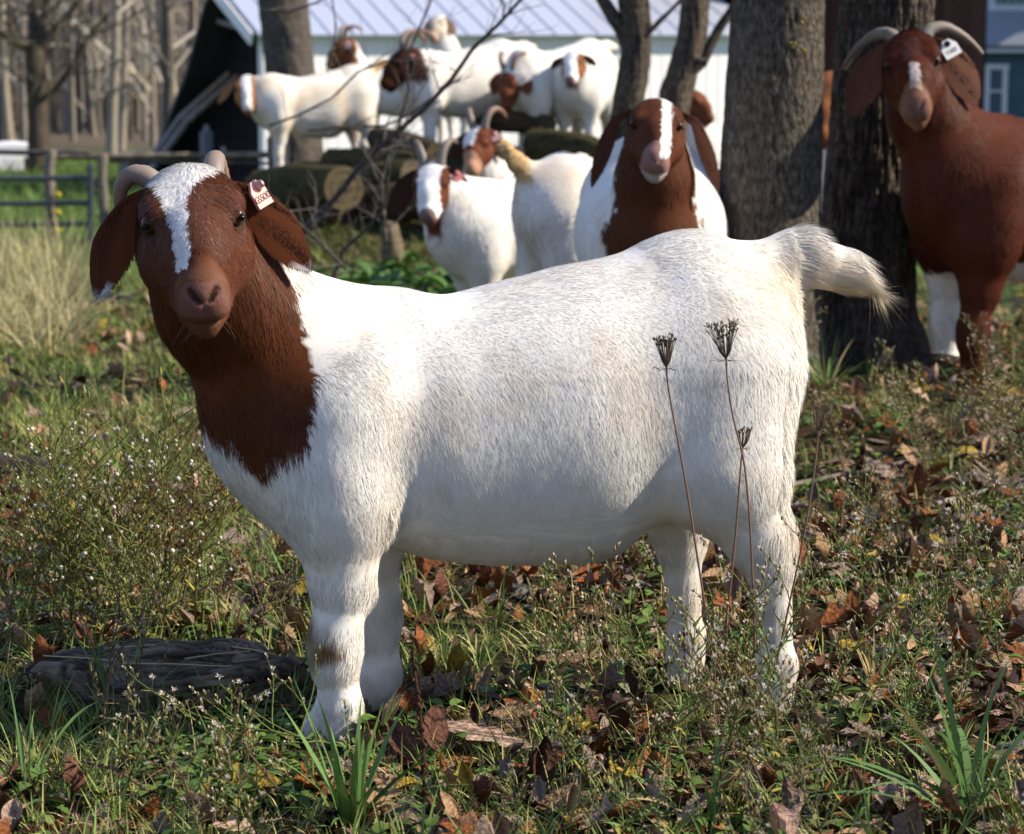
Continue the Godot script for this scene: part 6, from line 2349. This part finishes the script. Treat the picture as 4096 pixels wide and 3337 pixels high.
func umbel(o: MB, p: Vector3, d: Vector3, r: float, h: float, n: int, closed: float, rg: RandomNumberGenerator, col: Color) -> void:
	# a dried wild carrot head: rays bowl upward to small clusters, with thread-like bracts below
	var a := d.cross(Vector3(0.2, 0.1, 1.0)).normalized()
	var b := d.cross(a)
	for i in n:
		var g := TAU * i / n + rg.randf_range(-0.2, 0.2)
		var k := sqrt(rg.randf_range(0.08, 1.0))
		var out := a * cos(g) + b * sin(g)
		var e := p + out * r * k + d * h * rg.randf_range(0.75, 1.05)
		var mid := p + out * r * k * (0.75 if closed > 0.5 else 0.55) + d * h * 0.45
		o.tube(pv([p, p.lerp(mid, 0.55) + out * r * 0.08, mid, e]), PackedFloat32Array([0.0009, 0.0008, 0.0007, 0.0006]), 4, col)
		for s in 5:
			var u := (d * 0.7 + out * rg.randf_range(-0.6, 0.9) + Vector3(rg.randf_range(-1, 1), rg.randf_range(-0.5, 1), rg.randf_range(-1, 1)) * 0.7).normalized()
			var l := r * rg.randf_range(0.12, 0.34)
			o.tube(pv([e, e + u * l]), PackedFloat32Array([0.0005, 0.0004]), 3, col)
			if s < 3:
				o.ball(e + u * l, Vector3(0.0009, 0.0014, 0.0009) * rg.randf_range(0.6, 1.4), col * rg.randf_range(0.5, 1.2), 4, 3, 0.3, s + i)
	for i in 9:
		var g := TAU * i / 9.0 + rg.randf()
		var out := a * cos(g) + b * sin(g)
		var l := r * rg.randf_range(0.7, 1.3)
		o.tube(pv([p, p + out * l * 0.4 - d * l * 0.12, p + out * l * 0.75 + d * l * rg.randf_range(-0.3, 0.2), p + out * l + d * l * rg.randf_range(-0.5, 0.35)]), PackedFloat32Array([0.0006, 0.0005, 0.0004, 0.0003]), 3, col)

func wild_carrots() -> void:
	var rg := rgn(9500)
	var dead := L(0.13, 0.095, 0.07)
	var list := [
		[[[1500, 1560], [1488, 1420], [1471, 1290], [1450, 1150], [1428, 1010], [1402, 870], [1390, 800], [1387, 766]], 3.86, 0.0185, 0.047, 0.3, "left tall dried umbel on a thin leaning stem before the doe's thigh", 1],
		[[[1584, 1640], [1580, 1540], [1573, 1420], [1568, 1250], [1560, 1080], [1548, 960], [1526, 870], [1515, 800], [1511, 748]], 3.84, 0.027, 0.052, 0.2, "right tall dried umbel, widest head, on a bent stem before the doe's thigh", 1],
		[[[1512, 1300], [1519, 1230], [1532, 1100], [1541, 980], [1546, 932]], 3.9, 0.011, 0.030, 0.9, "small closed umbel beside the widest dried umbel's stem", 0],
		[[[1592, 1500], [1612, 1400], [1640, 1270], [1672, 1120], [1692, 1000], [1704, 898]], 3.95, 0.0145, 0.042, 0.8, "closed nest-shaped umbel on a red stem right of the doe's thigh", 0],
		[[[1530, 1650], [1520, 1500], [1500, 1400], [1478, 1312]], 3.8, 0.009, 0.022, 0.95, "stubby closed umbel low before the far hind leg", 0],
		[[[1470, 1620], [1452, 1500], [1432, 1400], [1424, 1352]], 3.8, 0.006, 0.024, 0.95, "tiny dry umbel low, left of the stubby closed umbel", 0],
	]
	for w in list:
		var a: Array = w[0]
		var foot := at(a[0][0], a[0][1], w[1])
		foot.y = ground_y(foot.x, foot.z)
		var t := thing("dried_umbel", foot, w[5], "dried flower", "dried wild carrot heads before the doe")
		var pts := PackedVector3Array([Vector3(0, -0.01, 0)])
		var rad := PackedFloat32Array([0.0022])
		for i in a.size():
			var q := at(a[i][0], a[i][1], w[1]) - foot
			if q.y > 0.005:
				pts.append(q)
				rad.append(lerpf(0.0022, 0.0013, float(i) / a.size()))
		# smooth the stem
		var sp := PackedVector3Array()
		var sr := PackedFloat32Array()
		for i in pts.size() - 1:
			for e in 4:
				sp.append(pts[i].cubic_interpolate(pts[i + 1], pts[maxi(i - 1, 0)], pts[mini(i + 2, pts.size() - 1)], e / 4.0))
				sr.append(lerpf(rad[i], rad[i + 1], e / 4.0))
		sp.append(pts[pts.size() - 1])
		sr.append(rad[rad.size() - 1])
		var m := MB.new()
		m.tube(sp, sr, 6, L(0.16, 0.075, 0.045), L(0.20, 0.13, 0.09))
		obj("stem", m.mesh(mats.twig), t)
		m = MB.new()
		var tip := sp[sp.size() - 1]
		var dd := (tip - sp[sp.size() - 3]).normalized()
		umbel(m, tip, dd, w[2], w[3], 30 if w[2] > 0.015 else 18, w[4], rg, dead)
		if w[6] == 1:
			for e in 16:
				m.ball(tip + dd * w[3] * rg.randf_range(0.55, 0.95) + Vector3(rg.randf_range(-1, 1), 0, rg.randf_range(-1, 1)) * w[2] * 0.55, Vector3.ONE * rg.randf_range(0.0012, 0.0026), L(0.03, 0.022, 0.018), 5, 3, 0.3, e)
		obj("seed_head", m.mesh(mats.twig), t)

func stump_and_stones() -> void:
	var rg := rgn(9600)
	# the low dark stump, its weathered top grained along its length
	var c := Vector3(-0.60, ground_y(-0.60, -4.22), -4.22)
	var t := thing("stump", c, "low dark weathered stump with a cracked grainy top, lower left", "stump")
	var o := MB.new()
	var rings := 56
	var seg := 96
	for i in rings + 1:
		for s in seg:
			var g := TAU * s / seg
			var out := 1.0 + 0.16 * noise_b.get_noise_2d(cos(g) * 1.6, sin(g) * 1.6) + 0.05 * noise_b.get_noise_2d(cos(g) * 7.0 + 5.0, sin(g) * 7.0)
			var r := out * i / rings
			var x := cos(g) * 0.23 * r
			var z := sin(g) * 0.14 * r
			var grain := noise_b.get_noise_2d(x * 4.0, z * 170.0)
			var crack := noise_b.get_noise_2d(x * 3.0 + 40.0, z * 38.0)
			var h := 0.082 + 0.006 * grain + 0.02 * noise_a.get_noise_2d(x * 240.0, z * 240.0) - 0.02 * smoothstep(0.2, 0.32, crack) - 0.02 * smoothstep(0.86, 1.0, float(i) / rings) - 0.05 * clampf(z / 0.14 - 0.3, 0.0, 1.0) * clampf(0.4 - x * 4.0, 0.0, 1.0)
			o.v.append(Vector3(x, h, z))
			o.n.append(Vector3.UP)
			o.c.append(L(0.055, 0.042, 0.030).lerp(L(0.29, 0.23, 0.165), clampf(0.4 + grain * 1.1 + noise_b.get_noise_2d(x * 16.0, z * 30.0 + 9.0) * 0.7, 0, 1)))
	for i in rings:
		for s in seg:
			var a := i * seg + s
			var b := i * seg + (s + 1) % seg
			o.ix.append_array(PackedInt32Array([a, b, a + seg, b, b + seg, a + seg]))
	smooth(o)
	obj("top", o.mesh(mats.soil_free if mats.has("soil_free") else mats.wood), t)
	o = MB.new()
	for i in 9:
		for s in seg:
			var g := TAU * s / seg
			var out := 1.0 + 0.16 * noise_b.get_noise_2d(cos(g) * 1.6, sin(g) * 1.6) + 0.05 * noise_b.get_noise_2d(cos(g) * 7.0 + 5.0, sin(g) * 7.0)
			var ridge := noise_b.get_noise_3d(cos(g) * 14.0, i * 0.22, sin(g) * 14.0)
			out *= 1.0 + 0.05 * ridge + (8 - i) * 0.012
			var x := cos(g) * 0.23 * out
			var z := sin(g) * 0.14 * out
			var top := 0.066 - 0.05 * clampf(z / 0.14 - 0.3, 0.0, 1.0) * clampf(0.4 - x * 4.0, 0.0, 1.0)
			o.v.append(Vector3(x, lerpf(-0.03, top, i / 8.0), z))
			o.n.append(Vector3.UP)
			o.c.append(L(0.05, 0.04, 0.028).lerp(L(0.16, 0.135, 0.085), clampf(0.4 + ridge * 1.2, 0, 1)).lerp(L(0.10, 0.10, 0.025), clampf(noise_b.get_noise_2d(x * 9.0, i * 0.5) * 1.4, 0, 0.8)))
	for i in 8:
		for s in seg:
			var a := i * seg + s
			var b := i * seg + (s + 1) % seg
			o.ix.append_array(PackedInt32Array([a, a + seg, b, b, a + seg, b + seg]))
	smooth(o)
	obj("side", o.mesh(mats.wood), t)
	# the old block farther back at the left edge
	var bp := on_ground(40, 1010)
	var bt := thing("log", bp, "dark old log lying at the left edge behind the white-seeded bush", "log")
	obj("bark", bark_tube(pv([Vector3(-0.35, 0.03, -0.05), Vector3(-0.1, 0.035, 0), Vector3(0.08, 0.03, 0.02), Vector3(0.085, 0.03, 0.02)]), PackedFloat32Array([0.05, 0.05, 0.045, 0.004]), 20, 0.03, 0.006, 4.0, 4.0, L(0.03, 0.028, 0.027), L(0.10, 0.09, 0.085), 4).mesh(mats.wood), bt)
	# straws and bits of leaf fallen on the stump
	var straws := [[-0.13, 0.03, 0.3, 0.17, "long pale straw over the left end of the dark stump"], [-0.05, -0.06, -0.2, 0.13, "pale straw along the rear edge of the dark stump's top"], [0.02, 0.07, 0.1, 0.2, "longest pale straw along the front edge of the dark stump's top"], [0.09, 0.0, -0.5, 0.12, "short slanting straw right of the middle of the dark stump"], [0.15, -0.03, 0.7, 0.10, "short straw at the dark stump's right end"]]
	for w in straws:
		var q := c + Vector3(w[0], 0.088, w[1])
		var sd := Vector3(1, 0, w[2]).normalized()
		var so := thing("straw", q, w[4], "straw", "straws on the dark stump")
		o = MB.new()
		o.tube(pv([-sd * w[3] * 0.5, Vector3(0.0, 0.004, 0.008), sd * w[3] * 0.5]), PackedFloat32Array([0.0014, 0.0012, 0.0009]), 5, L(0.42, 0.32, 0.19))
		obj("stalk", o.mesh(mats.twig), so)
	# stones
	for s in [[600, 1255, 0.075, L(0.13, 0.125, 0.12), "grey stone with yellow lichen between the bush and the front legs", true], [235, 640, 0.09, L(0.16, 0.16, 0.165), "grey stone in the grass left of the doe's chin", false], [2125, 1590, 0.045, L(0.3, 0.29, 0.29), "pale speckled stone at the right edge", false], [1060, 1255, 0.05, L(0.2, 0.19, 0.18), "small grey stone in the leaves under the belly", false]]:
		var p := on_ground(s[0], s[1])
		var st := thing("stone", p, s[4], "stone")
		o = MB.new()
		o.ball(Vector3(0, s[2] * 0.25, 0), Vector3(s[2], s[2] * 0.5, s[2] * 0.75), s[3], 22, 14)
		for i in o.v.size():
			var n := noise_b.get_noise_3dv(o.v[i] * 22.0 + Vector3(s[0], 0, 0))
			o.v[i] += o.n[i] * n * s[2] * 0.22
			var k := clampf(0.8 + n * 0.7, 0.4, 1.3)
			o.c[i] = Color(s[3].r * k, s[3].g * k, s[3].b * k)
			if s[5] and n > 0.12 and o.n[i].y > 0.3:
				o.c[i] = L(0.32, 0.24, 0.03)
		smooth(o)
		obj("rock", o.mesh(mats.bark), st)
	# fallen sticks
	for s in [[[[1650, 1030], [1760, 1005], [1900, 975], [2070, 955]], 0.007, L(0.17, 0.145, 0.125), "grey stick lying below the furrowed trunk"], [[[1950, 1070], [2050, 1040], [2131, 1030]], 0.006, L(0.22, 0.2, 0.18), "pale stick at the right edge on the leaf drift"], [[[430, 1240], [520, 1225], [610, 1228]], 0.003, L(0.32, 0.25, 0.15), "thin straw stalk before the lichened stone"], [[[1090, 1620], [1125, 1590], [1150, 1570]], 0.0025, L(0.45, 0.38, 0.27), "short pale straw by the large curled tan leaf"], [[[270, 1510], [400, 1490], [520, 1478], [600, 1440]], 0.0022, L(0.34, 0.26, 0.16), "dry straw lying along the dark stump's front edge"], [[[180, 1415], [300, 1400], [420, 1408], [540, 1395]], 0.0018, L(0.30, 0.24, 0.16), "thin dry straw lying across the dark stump's top"]]:
		var pts := PackedVector3Array()
		var rad := PackedFloat32Array()
		var o0 := on_ground(s[0][0][0], s[0][0][1])
		for i in s[0].size():
			var q := on_ground(s[0][i][0], s[0][i][1])
			if "top" in s[3] or "front edge" in s[3]:
				q = at(s[0][i][0], s[0][i][1], 4.22 if "top" in s[3] else 4.10)
				if i == 0:
					o0 = q
			pts.append(q + Vector3(0, 0.02, 0) - o0)
			rad.append(s[1] * (1.0 - 0.12 * i))
		var stt := thing("stick", o0, s[3], "stick")
		o = MB.new()
		o.tube(pts, rad, 7, s[2])
		obj("wood", o.mesh(mats.twig), stt)
